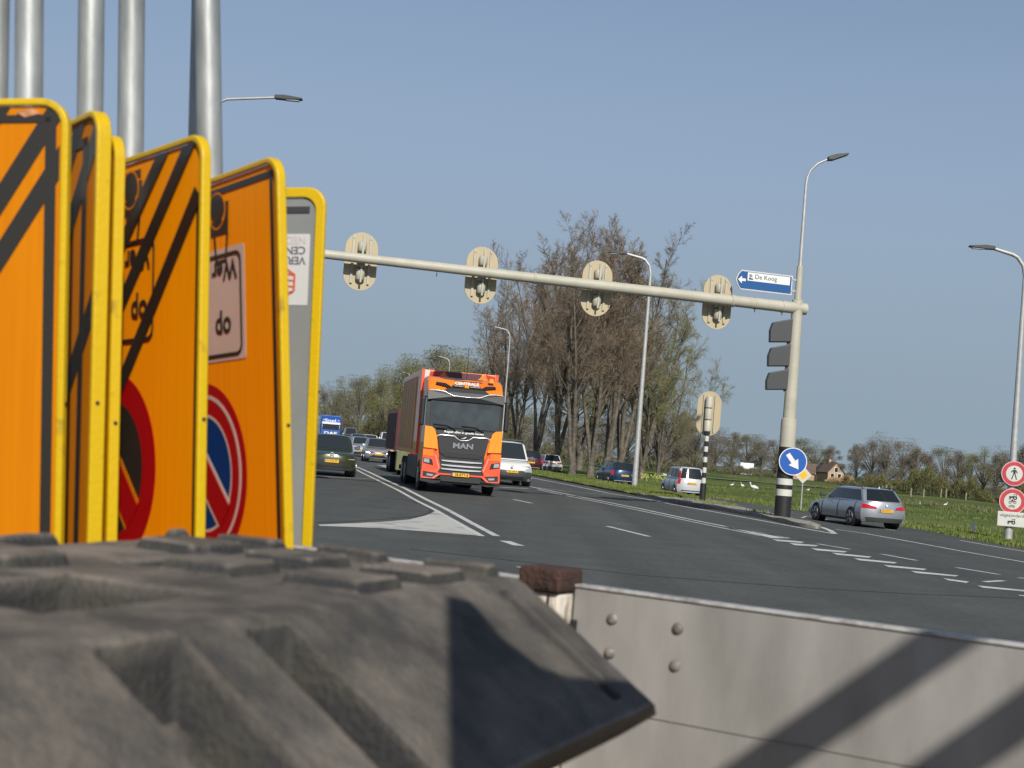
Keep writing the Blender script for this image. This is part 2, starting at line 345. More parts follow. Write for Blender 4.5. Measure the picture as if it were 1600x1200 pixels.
# ---------------- trees ----------------
def rvec(r): 
    while True:
        v = Vector((r.uniform(-1, 1), r.uniform(-1, 1), r.uniform(-1, 1)))
        if .05 < v.length < 1: return v.normalized()
def grow(tb, tw, r, p, d, L_, rad, depth, cfg, lf=None):
    segs = cfg['segs'][depth]; pts = [p.copy()]; rs = [rad]; dd = d.copy()
    for i in range(segs):
        dd = (dd + rvec(r)*cfg['wander'][depth] + Vector((0, 0, 1))*cfg['lift'][depth]).normalized(); p = p+dd*(L_/segs); pts.append(p.copy()); rs.append(rad*(1-.8*(i+1)/segs))
    tb.tube(pts, rs, (7, 5, 4, 3, 3)[depth], caps=False)
    last = depth == cfg['depth']-1
    for k in range(cfg['kids'][depth]):
        t = cfg['t0'][depth]+(1-cfg['t0'][depth])*(k+r.random())/cfg['kids'][depth]; i = min(segs-1, int(t*segs)); q = pts[i].lerp(pts[i+1], t*segs-i)
        dl = (pts[i+1]-pts[i]).normalized(); side = rvec(r); side = (side-dl*side.dot(dl)).normalized()
        nd = (dl*math.cos(cfg['ang'][depth])+side*math.sin(cfg['ang'][depth])).normalized()
        nl = L_*cfg['ratio'][depth]*(1-.45*t)*r.uniform(.7, 1.2)
        if last:
            for _ in range(cfg['sub']):
                e = q+(nd+rvec(r)*.45).normalized()*nl; w = rvec(r)*cfg['tw']
                tw.add([q-w, q+w, e], [(0, 1, 2)])
                if lf is not None:
                    for _ in range(cfg.get('leaves', 2)):
                        c = q.lerp(e, r.uniform(.3, 1.05))+rvec(r)*.08; a, b = rvec(r)*cfg['leaf'], rvec(r)*cfg['leaf']; lf.add([c, c+a, c+b], [(0, 1, 2)])
        else: grow(tb, tw, r, q, nd, nl, rs[i]*.42, depth+1, cfg, lf)
def make_tree(name, label, cat, group, stems, H_, spread, cfg, mb, mt, ml, seed):
    r = random.Random(seed); root = thing(name, label, cat, group=group); tb, tw, lf = MB(), MB(), MB()
    tb.tube([(0, 0, -.3), (0, 0, .5), (0, 0, 1.4)], [cfg['tr']*1.5, cfg['tr']*1.1, cfg['tr']], 9)
    for s in range(stems):
        a = 6.28*(s+r.random()*.6)/stems; d = Vector((math.cos(a)*spread, math.sin(a)*spread, 1)).normalized()
        grow(tb, tw, r, Vector((0, 0, r.uniform(.4, 1.3))), d, (H_-1)*r.uniform(.82, 1), cfg['tr']*r.uniform(.6, .85), 0, cfg, lf if ml else None)
    tb.build('trunk', mb, root, smooth=60)
    tw.build('twigs', mt, root)
    if ml: lf.build('foliage', ml, root)
    return root
M_BARK = mat('poplar_bark', (.075, .063, .048), .9, col2=(.15, .13, .10), scale=4, detail=6, bump=.6)
M_TWIG = mat('bare_twigs', (.105, .075, .052), .9, col2=(.25, .195, .14), scale=.6, fac=(.35, .65), spec=.2)
M_TWIGG = mat('budding_twigs', (.11, .10, .055), .9, col2=(.23, .21, .12), scale=.6, fac=(.35, .65), spec=.2)
M_BUD = mat('green_buds', (.15, .16, .045), .8, col2=(.21, .21, .08), scale=.8, spec=.2)
M_BUDB = mat('brown_buds', (.19, .13, .085), .8, col2=(.29, .225, .15), scale=.8, spec=.2)
pop = dict(depth=3, segs=(9, 6, 4), wander=(.09, .19, .28), lift=(.03, .11, .05), kids=(15, 12, 11), t0=(.26, .2, .1), ang=(.62, .7, .75), ratio=(.33, .46, .55), sub=3, tw=.01155, tr=.25, leaf=.035, leaves=1)
wil = dict(depth=3, segs=(9, 6, 4), wander=(.15, .24, .3), lift=(.01, .04, .02), kids=(14, 12, 11), t0=(.2, .2, .1), ang=(.85, .75, .8), ratio=(.42, .48, .55), sub=3, tw=.010, tr=.27, leaf=.05, leaves=2)
def put(o, p, s=1, rz=0, label=None, sx=None):
    o.location = p; o.scale = ((sx or s), (sx or s), s); o.rotation_euler = (0, 0, rz)
    if label: o['label'] = label
    return o
PG = 'bare poplars in a row behind the road'
popA = make_tree('poplar_tree', 'x', 'tree', PG, 4, 17.5, .16, pop, M_BARK, M_TWIG, M_BUDB, 11)
popB = make_tree('poplar_tree', 'x', 'tree', PG, 3, 17.5, .13, pop, M_BARK, M_TWIG, M_BUDB, 12)
willow = make_tree('willow_tree', 'x', 'tree', None, 6, 14.0, .42, wil, M_BARK, M_TWIGG, M_BUD, 13)
spec = [((778, 722), 476, popB, 'leftmost thin bare poplar, its base hidden by the orange truck'), ((806, 726), 440, popA, 'second bare poplar from the left, just right of the orange truck'), ((834, 731), 410, popB, 'slim bare poplar above the small white crossover'), ((868, 737), 388, popA, 'bare poplar between the white crossover and the leaning trunk'),
        ((893, 745), 384, popB, 'bare poplar with the thick trunk nearest the white crossover, left of the blue estate car'), ((922, 746), 378, popA, 'bare poplar just above the roof of the dark blue estate car'), ((946, 746), 376, popB, 'tallest bare poplar, its crown behind the third backboard'), ((968, 747), 392, popA, 'bare poplar directly behind the near lamp post')]
used = set()
for i, (bp_, ty, proto, lab) in enumerate(spec):
    o = proto if proto.name not in used else copy_tree(proto); used.add(proto.name)
    g_ = G(*bp_); h = (bp_[1]-ty)/(F/g_.y); put(o, g_, h/17.2, i*1.7+.4, lab)
g_ = G(1002, 748); put(willow, g_, (748-462)/(F/g_.y)/12.6, .5, 'spreading tree with green buds at the right end of the poplars', sx=.92)
o = copy_tree(willow); g_ = G(1028, 744); put(o, g_, (744-560)/(F/g_.y)/12.6, 2.5, 'lower spreading tree with green buds, in front of the church tower', sx=.85); 
o = copy_tree(willow); g_ = G(905, 733); put(o, g_, (733-500)/(F/g_.y)/12.2, 4.0, 'greenish tree behind the bare poplars in the middle of the row')
# far trees: loose clouds of small faces over branches
def far_tree(name, H_, Wd, seed, mt, ml, nleaf=17000, leaf=.2, z0=.08):
    r = random.Random(seed); root = thing(name, 'x', 'tree'); tb, lf = MB(), MB()
    tb.tube([(0, 0, -.5), (.1, 0, H_*.35), (0, .1, H_*.8)], [.28, .2, .05], 6)
    clumps = []
    for _ in range(26):
        a = r.random()*6.28; zz = r.uniform(z0+.06, .95); rr = Wd*.5*math.sin(math.pi*min(1, zz*.8+.16))**.7*math.sqrt(r.random()); clumps.append((Vector((math.cos(a)*rr, math.sin(a)*rr, zz*H_)), r.uniform(.10, .2)*Wd*.9))
        tb.tube([(0, 0, max(.5, zz*H_*.45)), clumps[-1][0]*.6+Vector((0, 0, zz*H_*.3)), clumps[-1][0]], [.11, .06, .02], 4)
    for _ in range(nleaf):
        c, s = clumps[int(len(clumps)*r.random()**.9)]; gg = lambda k: max(-1.25, min(1.25, r.gauss(0, .8)))*k; q = c+Vector((gg(s*.55), gg(s*.55), gg(s*.7)))
        if q.z < .2: continue
        d1 = rvec(r)*leaf*r.uniform(.2, .5); d2 = (rvec(r)+Vector((0, 0, .8))).normalized()*leaf*r.uniform(.6, 1.5); lf.add([q, q+d1, q+d2], [(0, 1, 2)])
    tb.build('trunk', mt, root, smooth=60); lf.build('crown', ml, root); return root
M_FB = mat('far_bark', (.11, .10, .08), .9)
M_CG = mat('spring_crown_green', (.125, .125, .045), .9, col2=(.175, .165, .075), scale=.35, detail=5, fac=(.35, .65), spec=.1)
M_CB = mat('spring_crown_brown', (.12, .103, .08), .9, col2=(.185, .162, .13), scale=.3, detail=5, fac=(.35, .65), spec=.1)
M_CO = mat('spring_crown_olive', (.10, .10, .045), .9, col2=(.155, .145, .085), scale=.3, detail=5, fac=(.35, .65), spec=.1)
FT = {'g': far_tree('woodland_tree', 12, 9, 21, M_FB, M_CG), 'b': far_tree('woodland_tree', 12, 9.5, 22, M_FB, M_CB), 'o': far_tree('woodland_tree', 12, 10, 23, M_FB, M_CO), 'c': far_tree('woodland_tree', 12, 8, 24, M_FB, M_CB, 9000, .26)}
ORD = 'first second third fourth fifth sixth seventh eighth ninth tenth eleventh twelfth thirteenth fourteenth'.split()
fused = set(); rt = random.Random(8); cnt = {}
def ft(kind, px, dist, topy, label, group, wide=1):
    o = FT[kind] if kind not in fused else copy_tree(FT[kind]); fused.add(kind)
    hy = 675+.081*(px-480); x = ray(px, hy).x*dist; z = tz(x, dist)-.1; h = ((hy-topy)*dist/F+CH-z)*(.93 if px < 780 else 1)
    put(o, (x, dist, z), h/11.3, rt.random()*6.28, label, sx=h/11.3*wide); o['group'] = group; cnt[group] = cnt.get(group, 0)+1; o['label'] = ORD[cnt[group]-1]+' from the left of '+label
LG = 'green-brown trees lining the road behind the queue'
for px, d, ty, k in [(505, 330, 604, 'g'), (523, 290, 598, 'b'), (541, 300, 592, 'g'), (560, 270, 590, 'o'), (580, 300, 590, 'g'), (598, 250, 582, 'g'), (618, 270, 572, 'o'), (640, 235, 560, 'g'), (660, 250, 552, 'g'), (683, 225, 543, 'o'), (705, 215, 548, 'b'), (728, 205, 545, 'g'), (752, 220, 552, 'b'), (775, 230, 570, 'o')]:
    ft(k, px, d, ty, 'the green-brown trees behind the queue', LG, 1.05)
BG = 'brown trees on the far side of the field behind the poplars'
for px, d, ty, k in [(790, 250, 652, 'b'), (815, 300, 655, 'o'), (842, 260, 650, 'b'), (868, 300, 648, 'c'), (895, 270, 655, 'b'), (925, 300, 660, 'o'), (952, 260, 650, 'b'), (980, 290, 655, 'b'), (1008, 250, 650, 'c'), (1035, 280, 648, 'b'), (1062, 300, 668, 'o'), (1088, 270, 660, 'b')]:
    ft(k, px, d, ty, 'the brown trees between the poplar trunks', BG, 1.5)
RG = 'bare trees on the skyline beyond the field'
for px, d, ty, k in [(1118, 380, 682, 'b'), (1142, 420, 680, 'c'), (1166, 400, 684, 'o'), (1190, 390, 684, 'b'), (1212, 430, 686, 'b'), (1252, 420, 690, 'o'), (1272, 440, 698, 'b'), (1290, 430, 700, 'c')]:
    ft(k, px, d, ty, 'the dark skyline trees left of the brick house', RG, 1.6)
QG = 'bare trees and bushes along the right edge of the field'
for px, d, ty, k in [(1338, 300, 700, 'c'), (1362, 290, 690, 'b'), (1385, 280, 683, 'b'), (1408, 290, 690, 'b'), (1430, 240, 706, 'c'), (1452, 220, 712, 'c'), (1474, 230, 705, 'o'), (1496, 210, 710, 'c'), (1516, 220, 716, 'o'), (1536, 200, 706, 'g'), (1556, 210, 712, 'c'), (1578, 190, 705, 'b'), (1602, 190, 703, 'c'), (1624, 200, 700, 'b')]:
    ft(k, px, d, ty, 'the bushy trees behind the silver estate car', QG, 1.25)
# scrub and reeds
def scrub(name, segs, n_, hgt, ma, label, seed, leaf=.35, depth=6):
    b = MB(); r = random.Random(seed)
    for _ in range(n_):
        px0, px1, d0, d1 = r.choice(segs); t = r.random(); px = px0+(px1-px0)*t; d = d0+(d1-d0)*t+r.gauss(0, depth*.4); x = ray(px, 675+.081*(px-480)).x*d
        h = hgt*(.45+.22*math.sin(px*.031+seed)+.18*math.sin(px*.083+2*seed)+.12*math.sin(px*.29+d*.1))*r.random()**.6; q = Vector((x, d, -.35+h)); d1_ = rvec(r)*leaf*.35; d2_ = (rvec(r)*.6+Vector((0, 0, 1))).normalized()*leaf*r.uniform(.7, 1.8)
        b.add([q, q+d1_, q+d2_], [(0, 1, 2)])
    return tag(b.build(name, ma), label, 'scrub', kind='stuff')
scrub('hedge_scrub', [(780, 1110, 235, 260), (1100, 1330, 370, 370)], 26000, 3.6, mat('scrub_brown', (.09, .088, .055), .95, col2=(.14, .132, .085), scale=.3, spec=.1), 'brown undergrowth along the far edge of the field', 31, .5, 12)
scrub('bush_scrub', [(1330, 1640, 235, 165)], 26000, 4.6, mat('scrub_olive', (.085, .085, .04), .95, col2=(.14, .14, .06), scale=.25, spec=.1), 'olive green undergrowth below the bare trees at the right', 32, .35, 10)
scrub('roadside_scrub', [(490, 800, 255, 205)], 26000, 5.5, mat('scrub_dark', (.055, .055, .03), .95, col2=(.11, .10, .05), scale=.3, spec=.1), 'dark undergrowth below the trees lining the road', 33, .45, 10)
scrub('reed_bed', [(1291, 1333, 330, 322)], 4500, 2.6, mat('dry_reed', (.42, .28, .15), .9, var=.15, scale=.5), 'dry pink-brown reed bed in front of the brick house', 34, .4, 3)
scrub('field_tussocks', [(1380, 1640, 130, 95), (1130, 1400, 240, 160)], 9000, .35, mat('tussock', (.11, .12, .045), .95, var=.2, scale=.3), 'rough tussocks and rushes across the field', 35, .22, 14)

# ---------------- buildings in the distance ----------------
def house(px, d, w, dp, hw, hr, mw, mr, label, rz=0, basez=-.3, chim=True, gable=True):
    x = ray(px, 675+.081*(px-480)).x*d; t = thing('house', label, 'house', (x, d, basez), rz)
    MB().prism([(-w/2, 0), (w/2, 0), (w/2, hw), (0, hw+hr-.15), (-w/2, hw)], 0, dp).build('wall', mw, t)
    b = MB()
    for s in (-1, 1):
        b.prism([(s*(w/2+.3), hw-.25), (s*(w/2+.3), hw+.0), (0, hw+hr+.1), (0, hw+hr-.15)], -.25, dp+.25)
    rf = b.build('roof', mr, t)
    if chim: MB().box(-.3, .3, dp*.6, dp*.6+.6, hw+hr-.6, hw+hr+.7).build('chimney', mw, rf)
    for wx, wz in ((-w*.22, 1.0), (w*.22, 1.0), (0, hw+.1)):
        wf = MB().box(wx-.5, wx+.5, -.06, .05, wz, wz+1.2).build('window', M_WHITE, t)
        MB().box(wx-.4, wx+.4, -.08, -.05, wz+.1, wz+1.1).build('pane', M_GLASS, wf)
    return t
M_BRK = mat('far_brick', (.36, .24, .15), .9, col2=(.42, .29, .19), scale=3); M_TILE = mat('far_roof_tiles', (.13, .085, .065), .9, var=.15, scale=2); M_TILEG = mat('far_grey_tiles', (.12, .11, .10), .9, var=.1)
house(1306, 340, 4.0, 7, 2.3, 2.5, M_BRK, M_TILE, 'small pale brick house with a pointed gable beyond the field', .15)
house(1274, 350, 7, 6, 1.8, 2.2, M_BRK, M_TILE, 'low brick farmhouse with a reddish brown roof beside the pointed gable', 1.3)
house(1176, 380, 3, 3, 1.6, 1.4, M_WHITE, mat('white_roof_sheet', (.7, .7, .68), .6), 'low white building with a pale roof beyond the striped pole', 1.4, chim=False)
xx = ray(1068, 700).x*430; t = thing('church_tower', 'square brick church tower rising above the trees left of the striped pole', 'church tower', (xx, 430, -.3), .2)
MB().box(-2.6, 2.6, -2.6, 2.6, 0, 15).build('wall', mat('tower_brick', (.13, .10, .08), .9, var=.1, scale=1), t)
MB().add([(-2.9, -2.9, 15), (2.9, -2.9, 15), (2.9, 2.9, 15), (-2.9, 2.9, 15), (0, 0, 17.6)], [(0, 1, 4), (1, 2, 4), (2, 3, 4), (3, 0, 4), (3, 2, 1, 0)]).build('roof', M_TILEG, t)
for wx in (-1.1, 1.1): MB().prism([(wx-.5, 11.5), (wx+.5, 11.5), (wx+.5, 13), (wx, 13.7), (wx-.5, 13)], -2.66, -2.55).build('window', M_BLACK, t)
# fence posts, birds, marker post
fp = None
for px, py in [(1378, 773), (1384, 773), (1392, 775), (1423, 776), (1443, 776), (1470, 777), (1478, 778), (1509, 781), (1534, 782), (1562, 784), (1590, 786)]:
    g_ = G(px, py); h = r.uniform(.85, 1.15)
    if fp is None:
        fp = tag(MB().tube([(0, 0, -.1), (0, 0, .6), (.02, 0, 1.1)], [.09, .085, .08], 7).build('fence_post', mat('weathered_wood', (.26, .23, .18), .9, var=.2), smooth=40), 'grey weathered wooden post in the line across the field', 'fence post', 'wooden posts across the field'); o = fp
    else: o = fp.copy(); S.collection.objects.link(o)
    o.location = g_; o.scale = (1, 1, h); pn = globals().get('pn', 0)+1; o['label'] = ORD[pn-1]+' from the left of the grey wooden posts across the field'
wire = MB(); ps = [G(px, py) for px, py in [(1378, 773), (1392, 775), (1423, 776), (1443, 776), (1470, 777), (1509, 781), (1534, 782), (1562, 784), (1590, 786)]]
def bird(lab, px, py, s=1):
    g_ = G(px, py); b = MB(); n_ = 8
    b.tube([(-.34, 0, .16), (-.2, 0, .2), (0, 0, .24), (.18, 0, .26), (.27, 0, .25)], [.02, .10, .15, .11, .03], n_); b.tube([(.2, 0, .3), (.28, 0, .42), (.3, 0, .55), (.38, 0, .56)], [.05, .035, .045, .02], n_); b.tube([(.0, .04, .14), (.0, .04, 0)], .012, 4); b.tube([(.03, -.04, .14), (.03, -.04, 0)], .012, 4)
    o = tag(b.build('white_bird', M_WHITE, smooth=60), lab, 'bird', 'white birds resting in the grass'); o.location = (g_.x, g_.y, g_.z+.05); o.scale = (s*.42,)*3; o.rotation_euler.z = px; return o
for lab, px, py, s in [('white bird nearest the striped pole', 1143, 761, 1.5), ('white bird just left of the larger resting bird', 1160, 763, 1.9), ('largest white bird, right of two smaller ones left of the black and white gantry post', 1178, 767, 2.6), ('white bird in the grass by the yellow diamond sign', 1262, 769, 1.6), ('white bird in the field right of the silver estate car', 1437, 790, 1.2), ('white bird in the field halfway between the silver estate car and the prohibition signs', 1477, 792, 1.4)]: bird(lab, px, py, s)
g_ = G(1521, 834); t = thing('marker_post', 'small white marker post in the verge left of the prohibition signs', 'marker post', g_)
MB().prism([(-.04, -.1), (.04, -.1), (.04, .36), (-.04, .42)], -.05, .05).build('post', M_WHITE, t); MB().box(-.15, .05, -.055, .03, .38, .44).build('cap', M_WHITE, t)

# ---------------- street lamps ----------------
def lamp(p, H_, arm, side, label, group='tall street lamps along the road', lean=0, r0_=.11, head=.85, plain=True, z_from=0, rise=.45):
    t = thing('street_lamp', label, 'street lamp', p, 0, group); t.rotation_euler = (0, lean, 0)
    MB().tube([(0, 0, z_from), (0, 0, z_from+(H_-z_from)*.45), (0, 0, H_-.9)], [r0_, r0_*.75, r0_*.5], 12).build('pole', M_GALVF, t, smooth=40)
    pts = [(0, 0, H_-.9)]+[(side*.9*(1-math.cos(a))*.7, 0, H_-.9+.8*math.sin(a)) for a in (R(30), R(60), R(80))]; L0 = pts[-1]
    pts += [(side*arm, 0, L0[2]+rise*.4)]
    MB().tube(pts, [r0_*.5]*4+[r0_*.42], 10).build('arm', M_GALVF, t, smooth=60)
    z = pts[-1][2]; a = side*arm
    h = MB().prism([(a-side*.1, z-.06), (a+side*.25, z-.07), (a+side*head, z-.03), (a+side*head, z+.03), (a+side*.25, z+.09), (a-side*.1, z+.07)], -.13, .13).build('lamp_head', M_DGREY, t, bevel=.02)
    MB().box(min(a+side*.3, a+side*(head-.1)), max(a+side*.3, a+side*(head-.1)), -.1, .1, z-.085, z-.06).build('lens', M_LAMP, h)
    return t
q_ = ray(991, 760); g_ = Vector((0, 0, CH))+q_*((.11-CH)/q_.z); lamp(g_, 12.0, 1.4, -1, 'tall grey street lamp on the grass verge in front of the poplars', r0_=.15)
def lamp_at(px, y, H_, side, label, **k): 
    x = ray(px, 700).x*y; lamp(Vector((x, y, 0)), H_, 1.6, side, label, **k)
lamp_at(783, 131, 12.6, -1, 'street lamp whose arm shows above the orange truck, left of the poplars')
lamp_at(692, 183, 12.6, -1, 'distant street lamp just above the roof of the orange truck')
lamp_at(632, 233, 12.6, -1, 'distant street lamp at the left edge of the orange truck body')
lamp_at(586, 277, 12.6, -1, 'distant street lamp above the queue of cars')
x = ray(282, 700).x*48.6; lamp(Vector((x, 48.6, 0)), 12.9, 2.25, 1, 'street lamp at the far left whose arm sticks out behind the galvanised poles', r0_=.1, rise=.5)

# sign pole at the right with the prohibition signs
g_ = G(1575, 842); ppm = F/g_.y
RL = lamp(g_, (842-392)/ppm, 1.3, -1, 'street lamp at the right edge carrying the round prohibition signs', r0_=.15)
def pics_person(b, cx, cz, s, y0, y1):
    b.disc((cx, cz+.36*s), .07*s, y0, y1, 12)
    b.prism([(cx-.10*s, cz+.26*s), (cx+.10*s, cz+.26*s), (cx+.07*s, cz-.02*s), (cx-.07*s, cz-.02*s)], y0, y1)
    for pl in ([(-.07, 0), (.0, 0), (-.13, -.42), (-.20, -.40)], [(0, 0), (.07, 0), (.20, -.40), (.13, -.42)], [(-.1, .26), (-.06, .2), (-.2, .06), (-.25, .11)], [(.1, .26), (.06, .2), (.18, .02), (.23, .05)]): b.prism([(cx+x*s, cz+z*s) for x, z in pl], y0, y1)
def pics_tractor(b, cx, cz, s, y0, y1):
    b.prism([(cx-.4*s, cz-.05*s), (cx+.1*s, cz-.05*s), (cx+.1*s, cz+.14*s), (cx-.4*s, cz+.10*s)], y0, y1)
    b.ring((cx+.2*s, cz-.05*s), .08*s, .2*s, y0, y1, 16); b.ring((cx-.3*s, cz-.15*s), .04*s, .1*s, y0, y1, 12)
    b.prism([(cx+.05*s, cz+.34*s), (cx+.38*s, cz+.34*s), (cx+.38*s, cz+.29*s), (cx+.05*s, cz+.29*s)], y0, y1); b.box(cx+.30*s, cx+.35*s, y0, y1, cz, cz+.3*s); b.box(cx+.05*s, cx+.09*s, y0, y1, cz+.1*s, cz+.3*s)
def pics_bike(b, cx, cz, s, y0, y1, rider=False):
    for dx in (-.24, .24): b.ring((cx+dx*s, cz), .10*s, .15*s, y0, y1, 16)
    for a, c in (((-.24, 0), (-.08, .2)), ((-.08, .2), (.16, .18)), ((.16, .18), (.24, 0)), ((-.08, .2), (.02, 0)), ((.02, 0), (.16, .18))):
        dx, dz = c[0]-a[0], c[1]-a[1]; L_ = math.hypot(dx, dz); nx, nz = -dz/L_*.02, dx/L_*.02
        b.prism([(cx+(a[0]+nx)*s, cz+(a[1]+nz)*s), (cx+(c[0]+nx)*s, cz+(c[1]+nz)*s), (cx+(c[0]-nx)*s, cz+(c[1]-nz)*s), (cx+(a[0]-nx)*s, cz+(a[1]-nz)*s)], y0, y1)
    if rider: b.disc((cx-.02*s, cz+.28*s), .06*s, y0, y1, 10); b.prism([(cx-.14*s, cz+.1*s), (cx+.04*s, cz+.1*s), (cx+.02*s, cz+.24*s), (cx-.08*s, cz+.24*s)], y0, y1)
M_FRED = mat('faded_red_film', (.42, .035, .05), .5, var=.1, scale=3); M_PINK = mat('faded_red_rim', (.62, .33, .33), .5); M_SW = mat('sign_white_film', (.52, .52, .48), .45, var=.04, scale=3); M_BLU = mat('sign_blue_film', (.008, .085, .36), .45); M_PIC = mat('pictogram_black', (.012, .02, .02), .5)
def round_sign(z, R_, label, kind):
    q = thing('prohibition_sign', label, 'road sign', (g_.x, g_.y-.22, g_.z+z), R(-10))
    MB().disc((0, 0), R_, 0, .03, 48).build('rim', M_PINK, q); MB().ring((0, 0), R_*.64, R_*.93, -.006, -.001, 48).build('red_ring', M_FRED, q); MB().disc((0, 0), R_*.64, -.006, -.001, 40).build('face', M_SW, q)
    b = MB()
    if kind == 'p': pics_person(b, 0, 0, R_*1.15, -.012, -.007)
    else: pics_tractor(b, .01, .30*R_, R_*.75, -.012, -.007); pics_bike(b, 0, -.08*R_, R_*.75, -.012, -.007, True); pics_bike(b, -.02, -.42*R_, R_*.6, -.012, -.007)
    b.build('pictogram', M_PIC, q)
    MB().box(-.05, .05, .03, .2, -.06, .06).build('clamp', M_GALVF, q)
round_sign((842-740)/ppm, .46, 'round red and white sign with a walking figure, upper of the two prohibition signs', 'p')
round_sign((842-783)/ppm, .475, 'lower round red and white sign, with a tractor, a moped and a bicycle', 't')
q = thing('supplementary_plate', 'white rectangular plate with a word and a tractor below the round signs', 'sign plate', (g_.x, g_.y-.24, g_.z+(842-811)/ppm), R(-10))
MB().box(-.5, .5, 0, .03, -.27, .27).build('plate', M_SW, q, bevel=.008); b = MB(); pics_tractor(b, 0, -.10, .35, -.006, -.001); b.build('pictogram', M_PIC, q); text('lettering', 'uitgezonderd', .17, M_PIC, q, TX(0, -.003, .14), width=.84)

# ---------------- the signal gantry ----------------
GS = .922; q_ = ray(1222, 808); gp = Vector((0, 0, CH))+q_*((.11-CH)/q_.z); ppm = F/gp.y*GS
GN = thing('signal_gantry', 'cream steel traffic light gantry with black and white bands, reaching across the road', 'gantry', gp); GN.scale = (GS,)*3
def band(z0, z1, r0_, ma, nm, r1_=None): return MB().tube([(0, 0, z0), (0, 0, z1)], [r0_, r1_ or r0_], 28).build(nm, ma, GN, smooth=40)
band(-.1, .72, .275, M_BLACK, 'base_band'); band(.72, .94, .272, M_SW, 'white_band'); band(.94, 1.09, .272, M_BLACK, 'black_band'); band(1.09, 1.30, .272, M_SW, 'white_band'); band(1.30, 2.36, .272, M_BLACK, 'black_band')
MB().tube([(0, 0, 2.36), (0, 0, 3.15), (0, 0, 3.3), (0, 0, 3.32), (0, 0, 7.35)], [.265, .265, .255, .215, .185], 28).build('pole', M_CREAM, GN, smooth=40)
MB().tube([(0, 0, 7.35), (0, 0, 7.37), (0, 0, 8.5)], [.10, .12, .105], 20).build('upper_pole', M_CREAM, GN, smooth=40)
MB().tube([(0, 0, 8.5), (0, 0, 10.4), (0, 0, 11.3), (.03, 0, 11.55), (.12, 0, 11.8), (.35, 0, 12.05), (.72, 0, 12.25)], [.07, .055, .05, .05, .045, .04, .035], 14).build('lamp_arm', M_GALVF, GN, smooth=50)
h = MB().prism([(.68, 12.18), (.85, 12.2), (1.35, 12.42), (1.36, 12.48), (.95, 12.42), (.66, 12.30)], -.14, .14).build('lamp_head', M_DGREY, GN, bevel=.02)
pl_ = P(513, 397.5, 43.6*GS); bl = (pl_-gp)/GS; br = (P(1250, 482, gp.y)-gp)/GS; z_b = br.z
bl.z = z_b+.02; bd = (bl-Vector((0, 0, z_b))); bd.z = 0; bl_len = bd.length; bdn = bd.normalized(); far = Vector((0, 0, z_b))+bdn*(bl_len+6)
BA = math.atan2(bdn.y, bdn.x)                       # beam direction
def onb(dist, dz=0, dy=0): nrm = Vector((-bdn.y, bdn.x, 0)); return Vector((0, 0, z_b+dz))+bdn*dist+nrm*dy
MB().tube([onb(-.32), onb(.3), onb(bl_len+6)], [.20, .195, .125], 24).build('beam', M_CREAM, GN, smooth=40)
for dd in (.55, 1.55, 6.6, 12.5, 18):
    MB().tube([onb(dd-.03), onb(dd+.03)], [.215-.0045*dd]*2, 24).build('clamp_band', M_CREAM, GN, smooth=40); MB().tube([onb(dd, -.30), onb(dd, -.18)], .015, 6).build('clamp_bolt', M_DGREY, GN)
for dd in (2.4, 9.3): MB().tube([onb(dd-.05), onb(dd+.05)], [.225-.0045*dd]*2, 24).build('signal_bracket', M_CREAM, GN, smooth=40)
# visors at the pole
for k, (px, y0, y1) in enumerate([(1206, 501, 538), (1203, 541, 576), (1199, 580, 613)]):
    zt = (808-y0)/ppm-.02; zb = (808-y1)/ppm
    v = MB().prism([(-.86, zb+.02), (-.10, zb+.08), (-.10, zt+.10), (-.80, zt-.08), (-.88, zt-.35)], -.13, .16).build('visor', M_DGREY, GN, bevel=.03, bseg=2)
MB().box(-.26, -.12, -.05, .05, (808-612)/ppm, (808-500)/ppm).build('visor_rail', M_DGREY, GN)
# signal heads with backboards
def backboard(loc, rz, label, scale=1, upper=True):
    t = thing('traffic_signal', label, 'traffic light', loc, rz, 'traffic signals seen from the back'); w, hh = .52, .92
    poly = [(w*math.cos(a), hh-w+w*math.sin(a)) for a in [math.pi*i/14 for i in range(15)]]+[(w*math.cos(a), -(hh-w)+w*math.sin(a)) for a in [math.pi+math.pi*i/14 for i in range(15)]]
    MB().prism(poly, .30, .33).build('backboard', M_CREAMY, t)
    for sx in (-1, 1):
        MB().box(sx*.27-.04, sx*.27+.04, .25, .30, -.72, .80).build('rail', M_CREAM, t, bevel=.01)
        for z in (.7, .2, -.35, -.7): MB().tube([(sx*.27, .25, z), (sx*.27, .235, z)], .014, 6).build('bolt', M_DGREY, t)
    for z0, z1 in ((.28, .62), (-.62, -.25)):
        MB().tube([(0, .2, z0), (0, .2, z0+.05), (0, .2, z1-.05), (0, .2, z1)], [.08, .14, .14, .10], 16).build('lamp_housing', M_CREAM, t, smooth=50)
    MB().box(-.03, .03, .02, .09, -.68, .80).build('bracket', M_CREAM, t, bevel=.005)
    MB().tube([(0, .2, -.2), (0, .2, .2)], [.13, .13], 16).build('lamp_housing', M_CREAM, t, smooth=50)
    b = MB()
    for z in (.45, -.05, -.45): b.tube([(0, .33, z), (0, .52, z)], [.14, .15], 16, caps=False)
    b.build('visor', M_DGREY, t)
    return t
bname = ['traffic signal on the beam nearest the yellow sign frames, leftmost of the four', 'second traffic signal on the beam, above the orange truck', 'third traffic signal on the beam, in front of the poplar crowns', 'traffic signal on the beam overlapped by the blue direction sign']
